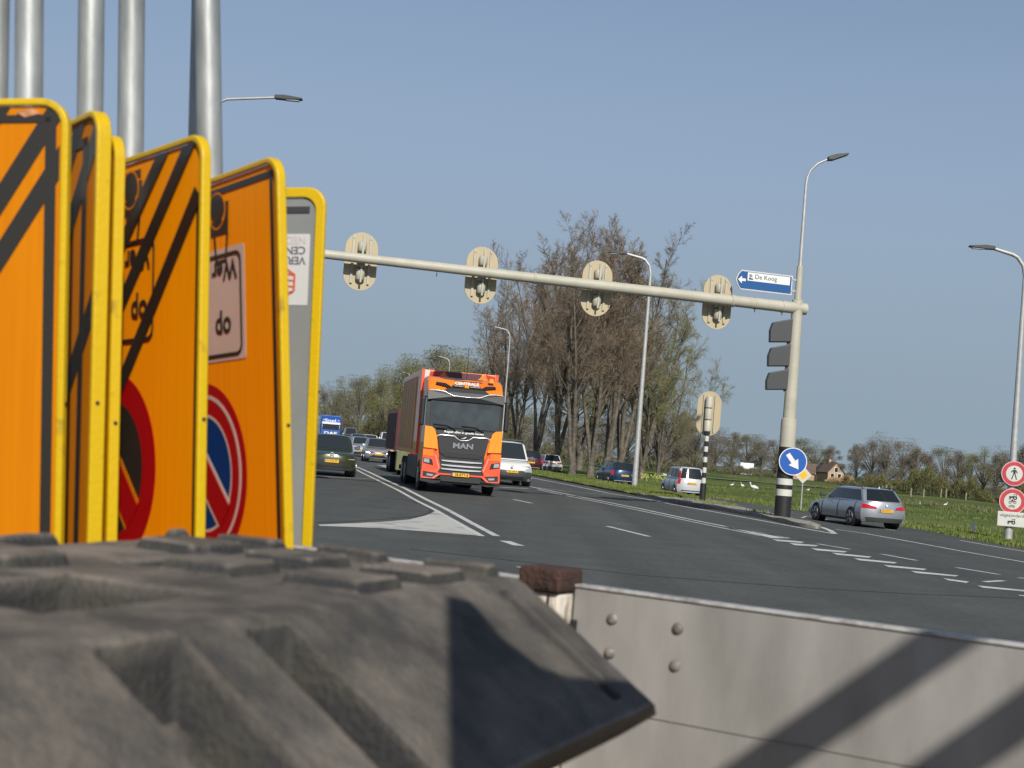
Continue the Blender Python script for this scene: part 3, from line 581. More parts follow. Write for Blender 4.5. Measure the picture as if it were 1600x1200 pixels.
for lab, px in zip(bname, (568, 758, 940, 1130)):
    best = min([i*.02 for i in range(1200)], key=lambda s: abs((lambda w: 800+F*((w-Vector((0, 0, CH))).dot(right))/((w-Vector((0, 0, CH))).dot(fwd))-px)(gp+onb(s)*GS)))
    p = gp+onb(best, -.04, -.17)*GS; backboard(p, BA+math.pi, lab).scale = (GS,)*3
# direction sign
ds = thing('direction_sign', 'blue and white direction sign reading De Koog above the right end of the beam', 'direction sign', gp+Vector((-.23, -.05, z_b+.42))*GS, BA+math.pi); ds.scale = (GS,)*3
SW, SH = 2.1, .66
def signpoly(e): return [(-SW+.18-e*.3, e-.0), (-e, e), (-e, SH-e), (-SW+.18-e*.3+e, SH-e), (-SW+.06+e, SH*.75), (-SW+e, SH/2), (-SW+.06+e, SH*.25)] if False else [(-SW+.22, e), (-e, e), (-e, SH-e), (-SW+.22, SH-e), (-SW+.09+e*.9, SH*.76), (-SW+.02+e, SH*.5), (-SW+.09+e*.9, SH*.24)]
MB().prism(signpoly(0), 0, .05).build('panel', M_SW, ds); MB().prism(signpoly(.04), -.006, -.001).build('blue_field', mat('sign_blue_dir', (.008, .075, .235), .45), ds)
MB().box(-SW+.44, -.10, -.012, -.007, .32, .60).build('white_field', M_WHITE, ds)
b = MB(); b.prism([(-SW+.10, .33), (-SW+.24, .46), (-SW+.24, .375), (-SW+.38, .375), (-SW+.38, .285), (-SW+.24, .285), (-SW+.24, .20)], -.012, -.007); b.build('arrow', M_WHITE, ds)
text('lettering', 'De Koog', .21, M_PIC, ds, TX(-SW+.70, -.014, .47), align='LEFT', width=.80); 
b = MB(); b.box(-SW+.49, -SW+.64, -.016, -.0125, .36, .40); b.ring((-SW+.52, .40), .012, .025, -.016, -.0125, 10)
for i in range(3): b.box(-SW+.50+i*.045, -SW+.515+i*.045, -.016, -.0125, .40, .54-i*.02)
b.ring((-SW+.56, .50), .025, .04, -.016, -.0125, 12); b.build('emblem', M_PIC, ds)
for z in (.12, .5): MB().box(-.02, .16, -.02, .08, z, z+.06).build('clamp', M_GALVF, ds)
# blue disc on the pole
kr = thing('keep_right_sign', 'round blue sign with a white arrow pointing down right, on the banded gantry post', 'road sign', gp+Vector((.16, -.36, 1.42))*GS, R(-8)); kr.scale = (GS,)*3; kz = .47
MB().disc((0, kz), .465, 0, .03, 48).build('rim', M_WHITE, kr); MB().disc((0, kz), .435, -.006, -.001, 48).build('face', M_BLU, kr)
ar = [(-.30, .075), (.02, .075), (.02, .19), (.32, 0), (.02, -.19), (.02, -.075), (-.30, -.075)]; ca, sa = math.cos(R(-52)), math.sin(R(-52))
MB().prism([(x*ca-z*sa+.0, x*sa+z*ca+kz) for x, z in ar], -.012, -.007).build('arrow', M_WHITE, kr); MB().box(-.05, .05, .03, .12, kz-.1, kz+.1).build('clamp', M_GALVF, kr)
# priority road sign
g_ = G(1251, 797); pm = F/g_.y; t = thing('priority_sign', 'white and yellow diamond sign on a thin post behind the gantry', 'road sign', g_, R(-10)); zc = 55/pm; dR = .42
MB().tube([(0, .03, -.1), (0, .03, zc)], .035, 10).build('post', M_GALVF, t, smooth=40); MB().prism([(0, zc-dR), (dR, zc), (0, zc+dR), (-dR, zc)], -.03, -.005).build('plate', M_SW, t); MB().prism([(0, zc-.24), (.24, zc), (0, zc+.24), (-.24, zc)], -.036, -.031).build('yellow_field', M_PLATE, t)
# striped pole signal
q_ = ray(1097, 783); g_ = Vector((0, 0, CH))+q_*((.11-CH)/q_.z); t = thing('signal_post', 'black and white striped post carrying a traffic signal on the island', 'signal post', g_); t.scale = (GS,)*3
MB().tube([(0, 0, -.1), (0, 0, .72), (0, 0, .76)], [.135, .13, .09], 16).build('base_band', M_BLACK, t, smooth=40)
z = .76; k = 0
while z < 2.75: MB().tube([(0, 0, z), (0, 0, z+.222)], .09, 14).build('white_band' if k % 2 == 0 else 'black_band', M_SW if k % 2 == 0 else M_BLACK, t, smooth=40); z += .222; k += 1
MB().tube([(0, 0, z), (0, 0, z+.15)], [.09, .14], 14).build('collar', M_DGREY, t, smooth=40)
bb = thing('traffic_signal', 'traffic signal with three round housings on top of the striped post', 'traffic light', (g_.x, g_.y, g_.z+3.72*GS), R(-12), 'traffic signals seen from the back'); bb.scale = (GS,)*3
w, hh = .50, .95
poly = [(w*math.cos(a), hh-w+w*math.sin(a)) for a in [math.pi*i/14 for i in range(15)]]+[(w*math.cos(a), -(hh-w)+w*math.sin(a)) for a in [math.pi+math.pi*i/14 for i in range(15)]]
MB().prism(poly, .16, .19).build('backboard', M_CREAMY, bb)
for z in (-.78, -.28, .22): MB().tube([(0, 0, z), (0, 0, z+.03), (0, 0, z+.45), (0, 0, z+.48)], [.13, .16, .16, .14], 18).build('lamp_housing', M_CREAM, bb, smooth=40)
for sx in (-.24, .24): MB().box(sx-.02, sx+.02, .1, .16, -.8, .8).build('rail', M_CREAM, bb)

# ---------------- vehicles ----------------
def patch(b, f, c00, c10, c11, c01, na, nb, off):
    o = len(b.v); pts = []
    for j in range(nb+1):
        for i in range(na+1):
            u, v = i/na, j/nb
            def q(u, v): 
                a = (c00[0]*(1-u)+c10[0]*u)*(1-v)+(c01[0]*(1-u)+c11[0]*u)*v; c = (c00[1]*(1-u)+c10[1]*u)*(1-v)+(c01[1]*(1-u)+c11[1]*u)*v; return Vector(f(a, c))
            p = q(u, v); e = .02; n_ = (q(u+e, v)-q(u-e, v)).cross(q(u, v+e)-q(u, v-e)).normalized(); pts.append((p, n_))
    k = na+1; b.v += [tuple(p+n_*off) for p, n_ in pts]
    for j in range(nb):
        for i in range(na): b.f.append((o+j*k+i, o+j*k+i+1, o+(j+1)*k+i+1, o+(j+1)*k+i)); b.mi.append(b.cur)
    rim = [i for i in range(k)]+[j*k+na for j in range(1, nb+1)]+[nb*k+i for i in range(na-1, -1, -1)]+[j*k for j in range(nb-1, 0, -1)]
    o2 = len(b.v); b.v += [tuple(pts[i][0]-pts[i][1]*.012) for i in rim]; m_ = len(rim)
    for i in range(m_): b.f.append((o+rim[i], o2+i, o2+(i+1) % m_, o+rim[(i+1) % m_])); b.mi.append(b.cur)
def tab(T, x):
    return interp(T, x)
def gridbox(b, f, ns, nt_, nr):
    """surface of a box of parameters s,t in -1..1, r in 0..1 mapped by f"""
    def fa(g1, g2, fn, flip):
        o = len(b.v)
        for v in g2:
            for u in g1: b.v.append(tuple(fn(u, v)))
        k = len(g1)
        for j in range(len(g2)-1):
            for i in range(k-1):
                q = (o+j*k+i, o+j*k+i+1, o+(j+1)*k+i+1, o+(j+1)*k+i); b.f.append(q[::-1] if flip else q); b.mi.append(0)
    sv_, tv, rv = ns, nt_, nr
    fa(tv, rv, lambda t, r: f(1, t, r), False); fa(tv, rv, lambda t, r: f(-1, t, r), True)
    fa(sv_, rv, lambda s, r: f(s, -1, r), False); fa(sv_, rv, lambda s, r: f(s, 1, r), True)
    fa(sv_, tv, lambda s, t: f(s, t, 1), False); fa(sv_, tv, lambda s, t: f(s, t, 0), True)
def lin(a, b, n): return [a+(b-a)*i/n for i in range(n+1)]
SV = [-1, -.985, -.96, -.92, -.86]+lin(-.8, .8, 22)+[.86, .92, .96, .985, 1]
TV = [-1, -.96, -.88, -.75, -.5, -.25, 0, .25, .5, .75, .88, .96, 1]; RV = [0, .06, .15, .3, .45, .6, .75, .86, .94, 1]
def car(name, label, cat, p, heading, C):
    """forward is +x; heading is the direction of travel"""
    t = thing(name, label, cat, p, heading, C.get('group')); L_, Wd, Ht = C['L'], C['W'], C['H']; hl, hw = L_/2, Wd/2; zb = C.get('zb', .2)
    top = C['top']; rkf, rkr = C.get('rkf', .10), C.get('rkr', .06); pr = C.get('pr', .26)
    gw = [(0, .90), (.08, .96), (.3, .995), (.5, 1.0), (.72, .985), (.88, .95), (1, .88)]
    def f(s, tt, r):
        e = abs(s)**14; rk = (rkf if s > 0 else rkr)*(max(0, r-.45)**2*3.3 + max(0, .3-r)**2*5)
        x = s*hl-math.copysign(1, s)*e*(pr*abs(tt)**3.2+rk)
        zt = tab(top, s*1.0); zt = zt-.035*abs(tt)**2.5*Wd/1.8; z0 = zb+.04*abs(s)**6
        y = tt*hw*tab(gw, r)*(1-.03*abs(s)**4); return (x, y, z0+(zt-z0)*r)
    bt = MB(); gridbox(bt, f, SV, TV, RV); body = fixn(bt.build('body', C['paint'], t)); body.data.shade_smooth(); body.data.set_sharp_from_angle(angle=R(38))
    xa, xb, xc, xd = C['cab']                 # windscreen base, roof front, roof rear, rear window base
    zc0 = C['belt']-.03; cw0, cw1 = C.get('cw0', .90), C.get('cw1', .72)
    def g(s, tt, r):
        x1 = xa+(xb-xa)*r; x0 = xd+(xc-xd)*r; bow = .05*(1-r)+.035
        x = x0+(x1-x0)*(s+1)/2; x += math.copysign(1, s)*abs(s)**6*(-abs(tt)**2.5*.16+.02)
        y = tt*hw*(cw0+(cw1-cw0)*(r**1.15))*(1-.05*s*s)
        edge = .05*(max(0, r-.8)/.2)**2; z = zc0+(Ht-zc0)*(r-edge*abs(tt)**4*1.0-edge*abs(s)**8*1.2)+.02*r*(1-tt*tt); return (x, y, z)
    ct = MB(); gridbox(ct, g, lin(-1, 1, 14), TV, [0, .2, .4, .6, .8, .9, .96, 1]); ca_ = fixn(ct.build('cabin', C['paint'], t)); ca_.data.shade_smooth(); ca_.data.set_sharp_from_angle(angle=R(38))
    gl = C.get('glass', M_GLASS)
    b = MB(); patch(b, lambda u, v: g(1, u, v), (-.90, .06), (.90, .06), (.86, .93), (-.86, .93), 12, 6, .014); fixn(b.build('windscreen', C.get('wind', M_WIND), t, smooth=60))
    b = MB(); patch(b, lambda u, v: g(-1, u, v), (-.86, C.get('rw0', .1)), (.86, C.get('rw0', .1)), (.80, .90), (-.80, .90), 12, 6, -.018); 
    if C.get('rearglass', True): fixn(b.build('rear_window', gl, t, smooth=60))
    for sd_ in (-1, 1):
        for a0, a1 in C.get('side', [(-.93, -.55), (-.50, .02), (.07, .90)]):
            b = MB(); sk = .10 if a1 > .8 else 0; skl = .06 if a0 < -.85 else 0
            patch(b, lambda u, v: g(u, sd_, v), (a0, .10), (a1, .10), (a1-sk*.3, .84), (a0+skl, .84), 5, 4, .008*(1 if sd_ > 0 else 1)*(-1 if sd_ > 0 else 1)); fixn(b.build('side_window', gl, t, smooth=60))
        b = MB(); patch(b, lambda u, v: f(u, sd_, v), (-.9, 0.0), (.9, 0.0), (.9, .09), (-.9, .09), 10, 1, .01*(-1 if sd_ > 0 else 1)); fixn(b.build('sill', C.get('trim', M_DGREY), t))
        for gx in C.get('gaps', (xa-.15, (xa+xd)/2+.25, xd+.62)):
            b = MB(); u0g = gx/hl; patch(b, lambda u, v: f(u, sd_, v), (u0g-.006, .16), (u0g+.006, .16), (u0g+.006, .97), (u0g-.006, .97), 1, 6, .004*(-1 if sd_ > 0 else 1)); b.build('door_gap', M_BLACK, t)
        mx = xa-.28; y = sd_*hw*.93; zm = C['belt']+.06
        mo = MB().add([(mx-.05, y, zm-.05), (mx+.09, y, zm-.05), (mx+.09, y+sd_*.21, zm-.03), (mx-.04, y+sd_*.22, zm-.02), (mx-.05, y, zm+.06), (mx+.08, y, zm+.06), (mx+.06, y+sd_*.19, zm+.13), (mx-.04, y+sd_*.20, zm+.13)], [(0, 1, 2, 3), (4, 5, 6, 7), (0, 1, 5, 4), (1, 2, 6, 5), (2, 3, 7, 6), (3, 0, 4, 7)]).build('mirror', C.get('mirror', C['paint']), t, bevel=.02); fixn(mo)
        if C.get('handles'):
            for hx in C['handles']: MB().box(hx-.09, hx+.09, min(sd_*hw*.985, sd_*(hw*.985+.03)), max(sd_*hw*.985, sd_*(hw*.985+.03)), C['belt']-.17, C['belt']-.14).build('door_handle', C['paint'], t, bevel=.008)
    wr = C['wr']
    for wx in C['wheels']:
        for sd_ in (-1, 1):
            arch = MB().tube([(wx, sd_*(hw-.30), wr), (wx, sd_*(hw*.995+.004), wr)], wr*1.13, 28).build('wheel_arch', M_BLACK, t, smooth=40)
            w_ = MB().tube([(wx, sd_*(hw-.22), wr), (wx, sd_*(hw-.20), wr), (wx, sd_*(hw-.0), wr), (wx, sd_*(hw+.02), wr)], [wr*.92, wr, wr, wr*.9], 28).build('wheel', M_RUB, t, smooth=40)
            b = MB(); yo = sd_*(hw+.024)
            b.tube([(wx, yo-sd_*.012, wr), (wx, yo, wr)], [wr*.70, wr*.66], 24)
            o_ = b.build('rim', M_DGREY if C.get('spokes', True) else M_RIM, w_, smooth=30)
            if C.get('spokes', True):
                b = MB()
                for k in range(5):
                    a = 2*math.pi*k/5+.3
                    for dv in (-.14, .14):
                        b.tube([(wx+.05*math.cos(a), yo+sd_*.006, wr+.05*math.sin(a)), (wx+wr*.66*math.cos(a+dv), yo+sd_*.006, wr+wr*.66*math.sin(a+dv))], [.028, .018], 5)
                for k in range(24):
                    a, a2 = 2*math.pi*k/24, 2*math.pi*(k+1)/24; b.tube([(wx+wr*.67*math.cos(a), yo+sd_*.004, wr+wr*.67*math.sin(a)), (wx+wr*.67*math.cos(a2), yo+sd_*.004, wr+wr*.67*math.sin(a2))], .013, 4, caps=False)
                b.build('spokes', M_RIM, w_, smooth=40)
    F_ = lambda u, v: f(1, u, v); B_ = lambda u, v: f(-1, u, v)
    def pf(nm, ma, *c, off=.01, rear=False, n_=(4, 3), par=None):
        b = MB(); patch(b, B_ if rear else F_, *c, n_[0], n_[1], -off if rear else off); return fixn(b.build(nm, ma, par or t, smooth=50))
    for it in C.get('front', []): pf(it[0], it[1], *it[2], off=it[3] if len(it) > 3 else .01, n_=(8, 3))
    for it in C.get('rear', []): pf(it[0], it[1], *it[2], off=it[3] if len(it) > 3 else .01, rear=True, n_=(8, 3))
    for side, key in ((1, 'plate'), (-1, 'rplate')):
        if key in C:
            zz, tx = C[key]; x = side*(hl+.012)-side*C.get('ploff', .0)
            pl = MB().box(min(x, x+side*.02), max(x, x+side*.02), -.26, .26, zz-.055, zz+.055).build('number_plate', M_PLATE, t)
            MB().box(min(x+side*.02, x+side*.023), max(x+side*.02, x+side*.023), *((-.255, -.215) if side > 0 else (.215, .255)), zz-.05, zz+.05).build('plate_strip', M_BLU, pl)
            text('plate_lettering', tx, .11, M_PTXT, pl, TX(x+side*.0215, .02*side, zz, 0, R(90*side)), width=.40, bold=.001)
    if C.get('rails'):
        for sd_ in (-1, 1): MB().tube([(xb-.15, sd_*hw*cw1*.93, Ht-.04), (xb-.3, sd_*hw*cw1*.93, Ht+.03), (xc+.25, sd_*hw*cw1*.93, Ht+.03), (xc+.12, sd_*hw*cw1*.93, Ht-.04)], .018, 6).build('roof_rail', M_DGREY, t, smooth=40)
    return t, f, g
def paint(n, c, m_=.5, r=.3): return mat('car_paint_'+n, c, r, m_, coat=.6)
# dimension sets: top = (s, height) of the lower body
silver = paint('silver', (.40, .42, .45), .65, .32)
BM = dict(L=4.9, W=1.86, H=1.46, belt=.97, top=[(-1, .98), (-.9, 1.0), (.3, .96), (.55, .90), (.85, .78), (1, .66)], cab=(1.15, .35, -1.85, -2.33), wr=.34, wheels=(1.52, -1.45), paint=silver, handles=(.1, -.95), rails=True, rw0=.12, zb=.2,
    side=[(-.88, -.42), (-.38, .08), (.12, .86)], mirror=M_DGREY,
    rear=[('tail_light', M_TAIL, ((-1, .68), (-.42, .64), (-.45, .76), (-1, .91)), .014), ('tail_light', M_TAIL, ((.42, .64), (1, .68), (1, .91), (.45, .76)), .014), ('rear_bumper', M_DGREY, ((-.80, .0), (.80, .0), (.86, .22), (-.86, .22)), .014), ('plate_recess', silver, ((-.36, .46), (.36, .46), (.36, .66), (-.36, .66)), .006)],
    front=[('headlight', M_LAMP, ((-.95, .7), (-.5, .62), (-.5, .74), (-.95, .84))), ('headlight', M_LAMP, ((.5, .62), (.95, .7), (.95, .84), (.5, .74))), ('grille', M_BLACK, ((-.3, .5), (.3, .5), (.35, .8), (-.35, .8)))], rplate=(.66, '87-GTG-2'))
def place(px, py, back=0):
    return G(px, py)
def rear_car(name, label, cat, px, py, hd, C):      # the rear bumper stands at the photo point; drives away
    g_ = G(px, py); h = R(90-hd); g_ = g_+Vector((math.cos(h), math.sin(h), 0))*C['L']/2; g_.z = tz(g_.x, g_.y)+.004
    return car(name, label, cat, g_, h, C)
def front_car(name, label, cat, px, py, hd, C):     # the front bumper stands at the photo point; comes towards the camera
    g_ = G(px, py); h = R(90-hd); g_ = g_+Vector((math.cos(h), math.sin(h), 0))*C['L']/2; g_.z = tz(g_.x, g_.y)+.004
    return car(name, label, cat, g_, h+math.pi, C)
t, f, g = rear_car('estate_car', 'silver estate car driving away beside the island, rear window dark', 'car', 1383, 827, -13, BM)
MB().tube([(-2.44, 0, .86), (-2.47, 0, .86)], .045, 14).build('badge', M_WHITE, t)
MB().tube([(-1.75, 0, 1.44), (-1.8, 0, 1.52)], [.04, .02], 8).build('antenna', M_WHITE, t)
MB().tube([(1.2, 0, .75), (1.0, .78, .78)], .01, 4)
wh = paint('white_silver', (.50, .51, .52), .2, .35)
HB = dict(L=3.75, W=1.62, H=1.60, belt=.98, top=[(-1, .98), (.35, .97), (.6, .92), (.9, .80), (1, .68)], cab=(1.0, .55, -1.55, -1.76), wr=.29, wheels=(1.15, -1.18), paint=wh, rails=True, cw0=.92, cw1=.78, rw0=.06, side=[(-.9, -.45), (-.40, .12), (.17, .9)], handles=(.05, -.75),
    rear=[('tail_light', M_TAIL, ((-1, .62), (-.80, .62), (-.80, 1), (-1, 1)), .014), ('tail_light', M_TAIL, ((.80, .62), (1, .62), (1, 1), (.80, 1)), .014), ('bumper_line', M_DGREY, ((-.75, .1), (.75, .1), (.75, .16), (-.75, .16)), .012)], rplate=(.74, 'SH-LZ-61'))
t, f, g = rear_car('hatchback_car', 'small white-silver hatchback driving away left of the striped post', 'car', 1080, 777, -9, HB)
for sd_ in (-1, 1): MB().box(-1.74, -1.62, sd_*.66-.05, sd_*.66+.05, 1.02, 1.40).build('upper_tail_light', M_TAIL, t, bevel=.02)
dk = paint('dark_blue', (.012, .035, .085), .4, .3)
BW = dict(L=4.5, W=1.80, H=1.50, belt=.98, top=[(-1, 1.0), (.35, .97), (.6, .92), (.9, .80), (1, .68)], cab=(1.2, .55, -1.85, -2.12), wr=.32, wheels=(1.35, -1.35), paint=dk, rails=True, cw0=.9, cw1=.75, handles=(.1, -.85),
    rear=[('tail_light', M_TAIL, ((-1, .58), (-.84, .58), (-.84, 1), (-1, 1)), .014), ('tail_light', M_TAIL, ((.84, .58), (1, .58), (1, 1), (.84, 1)), .014), ('bumper_line', M_CHROME, ((-.8, .07), (.8, .07), (.8, .11), (-.8, .11)), .012)], rplate=(.66, '9-XKS-41'))
rear_car('estate_car', 'dark blue estate car driving away just left of the tall lamp post', 'car', 975, 759, -11.5, BW)
CR = dict(BM); CR.update(L=4.4, W=1.84, H=1.60, belt=1.02, paint=paint('white', (.52, .52, .51), .05, .35), cab=(1.0, .4, -1.5, -2.05), wheels=(1.33, -1.33), wr=.35, rplate=(.86, 'R-208-KZ'), handles=None, rails=None, zb=.25, top=[(-1, 1.05), (.3, 1.02), (.55, .98), (.85, .86), (1, .72)],
    rear=[('tail_light', M_TAIL, ((-1, .74), (-.4, .76), (-.4, .82), (-1, .92)), .014), ('tail_light', M_TAIL, ((.4, .76), (1, .74), (1, .92), (.4, .82)), .014), ('rear_bumper', M_DGREY, ((-.95, .0), (.95, .0), (.95, .42), (-.95, .42)), .014)])
rear_car('crossover_car', 'white crossover car driving away between the van and the poplars', 'car', 863, 740, -9, CR)
DC = dict(BW); DC.update(paint=paint('dark_red', (.05, .012, .014), .3, .35), rplate=(.66, 'XL-72-PB'), rails=None)
rear_car('hatchback_car', 'dark red car driving away, half hidden behind the white van', 'car', 829, 737, -8.5, DC)
# oncoming white van
vw = paint('van_white', (.58, .58, .565), 0, .4)
VN = dict(L=4.4, W=1.83, H=1.84, belt=1.10, top=[(-1, 1.12), (.40, 1.10), (.62, 1.05), (.85, .98), (1, .84)], cab=(1.30, .55, -2.1, -2.18), wr=.32, wheels=(1.35, -1.35), paint=vw, cw0=.93, cw1=.80, rearglass=False, side=[(.42, .9)], mirror=M_DGREY, trim=M_DGREY, rkf=.14, ploff=-.01,
    front=[('headlight', M_LAMP, ((-1, .66), (-.62, .60), (-.66, .76), (-1, .97))), ('headlight', M_LAMP, ((.62, .60), (1, .66), (1, .97), (.66, .76))), ('front_bumper', M_DGREY, ((-1, .0), (1, .0), (1, .62), (-1, .62)), .016), ('grille', M_BLACK, ((-.62, .60), (.62, .60), (.60, .68), (-.60, .68)), .02), ('intake', M_BLACK, ((-.6, .08), (.6, .08), (.6, .26), (-.6, .26)), .022)], plate=(.60, 'V87-84-R'))
t, f, g = front_car('delivery_van', 'small white delivery van with a black bumper, coming up beside the orange truck', 'van', 798, 759, -8.5, VN)
b = MB()
for x in (.3, -.5, -1.3): b.box(x-.03, x+.03, -.68, .68, 1.90, 1.95)
for sd_ in (-1, 1): b.box(-1.5, .5, sd_*.66-.025, sd_*.66+.025, 1.84, 1.93)
b.build('roof_rack', M_DGREY, t); MB().tube([(2.2, 0, .80), (2.24, 0, .80)], .06, 14).build('badge', M_CHROME, t)
# queue
ol = paint('dark_olive', (.045, .055, .028), .35, .25)
DS = dict(BM); DS.update(L=4.35, W=1.82, H=1.53, belt=1.0, paint=ol, rplate=(.7, 'X-918-ZP'), cab=(.95, .2, -1.6, -2.0), wheels=(1.35, -1.3), wr=.35, top=[(-1, 1.02), (.3, 1.0), (.5, .97), (.8, .90), (1, .80)], rkf=.05, mirror=M_BLACK, rails=None, rear=[], zb=.2, pr=.22,
    front=[('headlight', M_LAMP, ((-1, .76), (-.72, .74), (-.72, .78), (-1, .82)), .014), ('headlight', M_LAMP, ((.72, .74), (1, .76), (1, .82), (.72, .78)), .014), ('grille', M_BLACK, ((-.62, .60), (.62, .60), (.60, .635), (-.60, .635))), ('intake', M_BLACK, ((-.75, .16), (.75, .16), (.62, .36), (-.62, .36)), .012), ('fog_recess', M_BLACK, ((-.97, .3), (-.85, .3), (-.85, .44), (-.93, .40))), ('fog_recess', M_BLACK, ((.85, .3), (.97, .3), (.93, .40), (.85, .44))), ('front_bumper', M_DGREY, ((-.95, 0), (.95, 0), (.95, .14), (-.95, .14)), .012)], plate=(.56, 'X-918-ZP'))
t, f, g = front_car('family_car', 'dark olive green car waiting beside the yellow frame of the grey sign', 'car', 516, 744, -8, DS)
for dz in (0, .07): MB().prism([(-.08, .74+dz), (0, .80+dz), (.08, .74+dz), (.08, .76+dz), (0, .83+dz), (-.08, .76+dz)], -.01, .01).build('badge', M_CHROME, t).matrix_local = Matrix.Translation((2.185, 0, 0)) @ Matrix.Rotation(R(90), 4, 'Z')
ag = paint('grey_beige', (.26, .25, .25), .5, .35)
YA = dict(L=3.8, W=1.66, H=1.49, belt=.96, top=[(-1, 1.0), (.35, .96), (.6, .92), (.88, .82), (1, .70)], cab=(1.15, .35, -1.4, -1.75), wr=.30, wheels=(1.2, -1.2), paint=ag, cw0=.9, cw1=.74, pr=.3,
    front=[('headlight', M_LIT, ((-.98, .80), (-.62, .70), (-.66, .82), (-.9, .90)), .016), ('headlight', M_LIT, ((.62, .70), (.98, .80), (.9, .90), (.66, .82)), .016), ('grille', M_BLACK, ((-.72, .10), (.72, .10), (.36, .56), (-.36, .56)), .012), ('brace', M_BLACK, ((-.66, .76), (0, .60), (0, .68), (-.70, .88)), .012), ('brace', M_BLACK, ((0, .60), (.66, .76), (.70, .88), (0, .68)), .012), ('lower_lip', M_CHROME, ((-.62, .04), (.62, .04), (.66, .10), (-.66, .10)), .014)], plate=(.52, 'SG-204-K'), ploff=-.02)
front_car('hatchback_car', 'small grey hatchback with lit headlights, first car in the queue left of the truck', 'car', 590, 723, -9, YA)
def gcar(name, lab, px, py, col, H_=1.5, L_=4.4, W_=1.8, lit=False, met=.4, cabk=None):
    C = dict(YA); k = L_/3.8; C.update(L=L_, W=W_, H=H_, paint=paint(col[0], col[1], met, .35), cab=cabk or (1.15*k, .35*k, -1.5*k, -1.8*k), wheels=(1.2*k, -1.2*k), wr=.32, belt=H_*.64, top=[(-1, H_*.66), (.35, H_*.64), (.6, H_*.61), (.88, H_*.55), (1, H_*.46)], spokes=False, plate=(.5, ''+'GB-71-NT'),
        front=[('headlight', M_LIT if lit else M_LAMP, ((-.98, .72), (-.60, .66), (-.60, .84), (-.98, .90)), .016), ('headlight', M_LIT if lit else M_LAMP, ((.60, .66), (.98, .72), (.98, .90), (.60, .84)), .016), ('grille', M_BLACK, ((-.5, .52), (.5, .52), (.5, .78), (-.5, .78)), .012), ('intake', M_BLACK, ((-.7, .08), (.7, .08), (.62, .3), (-.62, .3)), .012)], group='vehicles queueing behind the orange truck')
    return front_car(name, lab, 'car' if 'van' not in name else 'van', px, py, -9, C)
gcar('family_car', 'silver car just behind and left of the grey hatchback', 565, 714, ('light_silver', (.42, .45, .48)))
gcar('family_car', 'blue-grey car behind the roof of the grey hatchback', 594, 711, ('blue_grey', (.10, .14, .19)), 1.48)
gcar('family_car', 'dark car at the right of the queue against the wheels of the red container truck', 609, 713, ('near_black', (.02, .022, .028)), 1.5)
gcar('off_road_car', 'white off-road car in the middle of the queue', 579, 705.5, ('white_b', (.66, .65, .62)), 1.8, 4.7, 1.9, met=0)
gcar('family_car', 'grey off-road car left of the white one in the queue', 560, 706, ('mid_grey', (.20, .22, .24)), 1.75, 4.6, 1.85)
gcar('delivery_van', 'tall grey van in the queue beside the blue lorry', 547, 698.5, ('van_grey', (.22, .24, .28)), 2.6, 5.6, 2.0, cabk=(2.2, 1.2, -2.6, -2.75))
gcar('delivery_van', 'white van far back in the queue, peeping out left of the red container', 605, 705, ('van_white_b', (.72, .72, .70)), 2.3, 5.0, 1.95, met=0, cabk=(2.0, 1.1, -2.3, -2.45))
# more faces down the queue
for px, py, c, lab in [(572, 700, ('tan', (.42, .36, .26)), 'pale beige car with a light roof at the back of the queue'), (553, 697, ('night', (.03, .035, .04)), 'dark car behind the grey van in the queue')]: gcar('family_car', lab, px, py, c, 1.9)

# lorry builder pieces. local frame: x to the right as the camera sees the front, y away from it, z up
def wheel(par, x0, x1, y, r_, nm='wheel'):
    w_ = MB().tube([(x0, y, r_), (x0+.03*(1 if x1 > x0 else -1), y, r_), (x1, y, r_), ], [r_*.9, r_, r_*.94], 28).build(nm, M_RUB, par, smooth=40)
    MB().tube([(x0-.004*(1 if x1 > x0 else -1), y, r_), (x0+.01, y, r_)], [r_*.5, r_*.58], 20).build('rim', M_RIM, w_, smooth=30); return w_
g_ = G(716, 772.5); TR = thing('box_truck', 'orange and black box truck coming towards the camera in the middle lane', 'truck', (g_.x+.02, g_.y, .004), R(8.5)); TR.scale = (.98,)*3
O1 = mat('truck_orange', (.70, .15, .010), .38, coat=.4, col2=(.76, .21, .012), scale=.6); O2 = mat('truck_amber', (.78, .26, .008), .38, coat=.4); O3 = mat('truck_red_orange', (.74, .085, .030), .38, coat=.4); DB = mat('truck_black', (.012, .013, .015), .4, spec=.3); DG = mat('truck_dark_grey', (.024, .025, .027), .5, spec=.3)
bx = MB().box(-1.275, 1.275, 2.35, 10.3, 1.15, 3.98).build('cargo_box', O1, TR, bevel=.03)
b = MB(); b.prism([(.1+.62*math.cos(math.pi+math.pi*i/14), 3.96+.27*math.sin(math.pi+math.pi*i/14)) for i in range(15)], 2.325, 2.334); b.build('wrap_arc', mat('wrap_purple', (.09, .03, .045), .4), bx)
b = MB(); b.prism([(-1.19, 3.97), (-1.02, 3.97), (-1.12, 3.4), (-1.19, 3.4)], 2.325, 2.334); b.build('wrap_stripe', M_SW, bx)
b = MB(); b.prism([(-1.0, 3.9), (-.55, 3.97), (-.9, 3.6), (-1.08, 3.5)], 2.325, 2.334); b.build('wrap_patch', mat('wrap_red', (.42, .02, .02), .4), bx); b = MB(); b.prism([(1.17, 3.9), (.85, 3.97), (1.0, 3.7), (1.17, 3.5)], 2.325, 2.334); b.build('wrap_patch', mat('wrap_red', (.42, .02, .02), .4), bx)
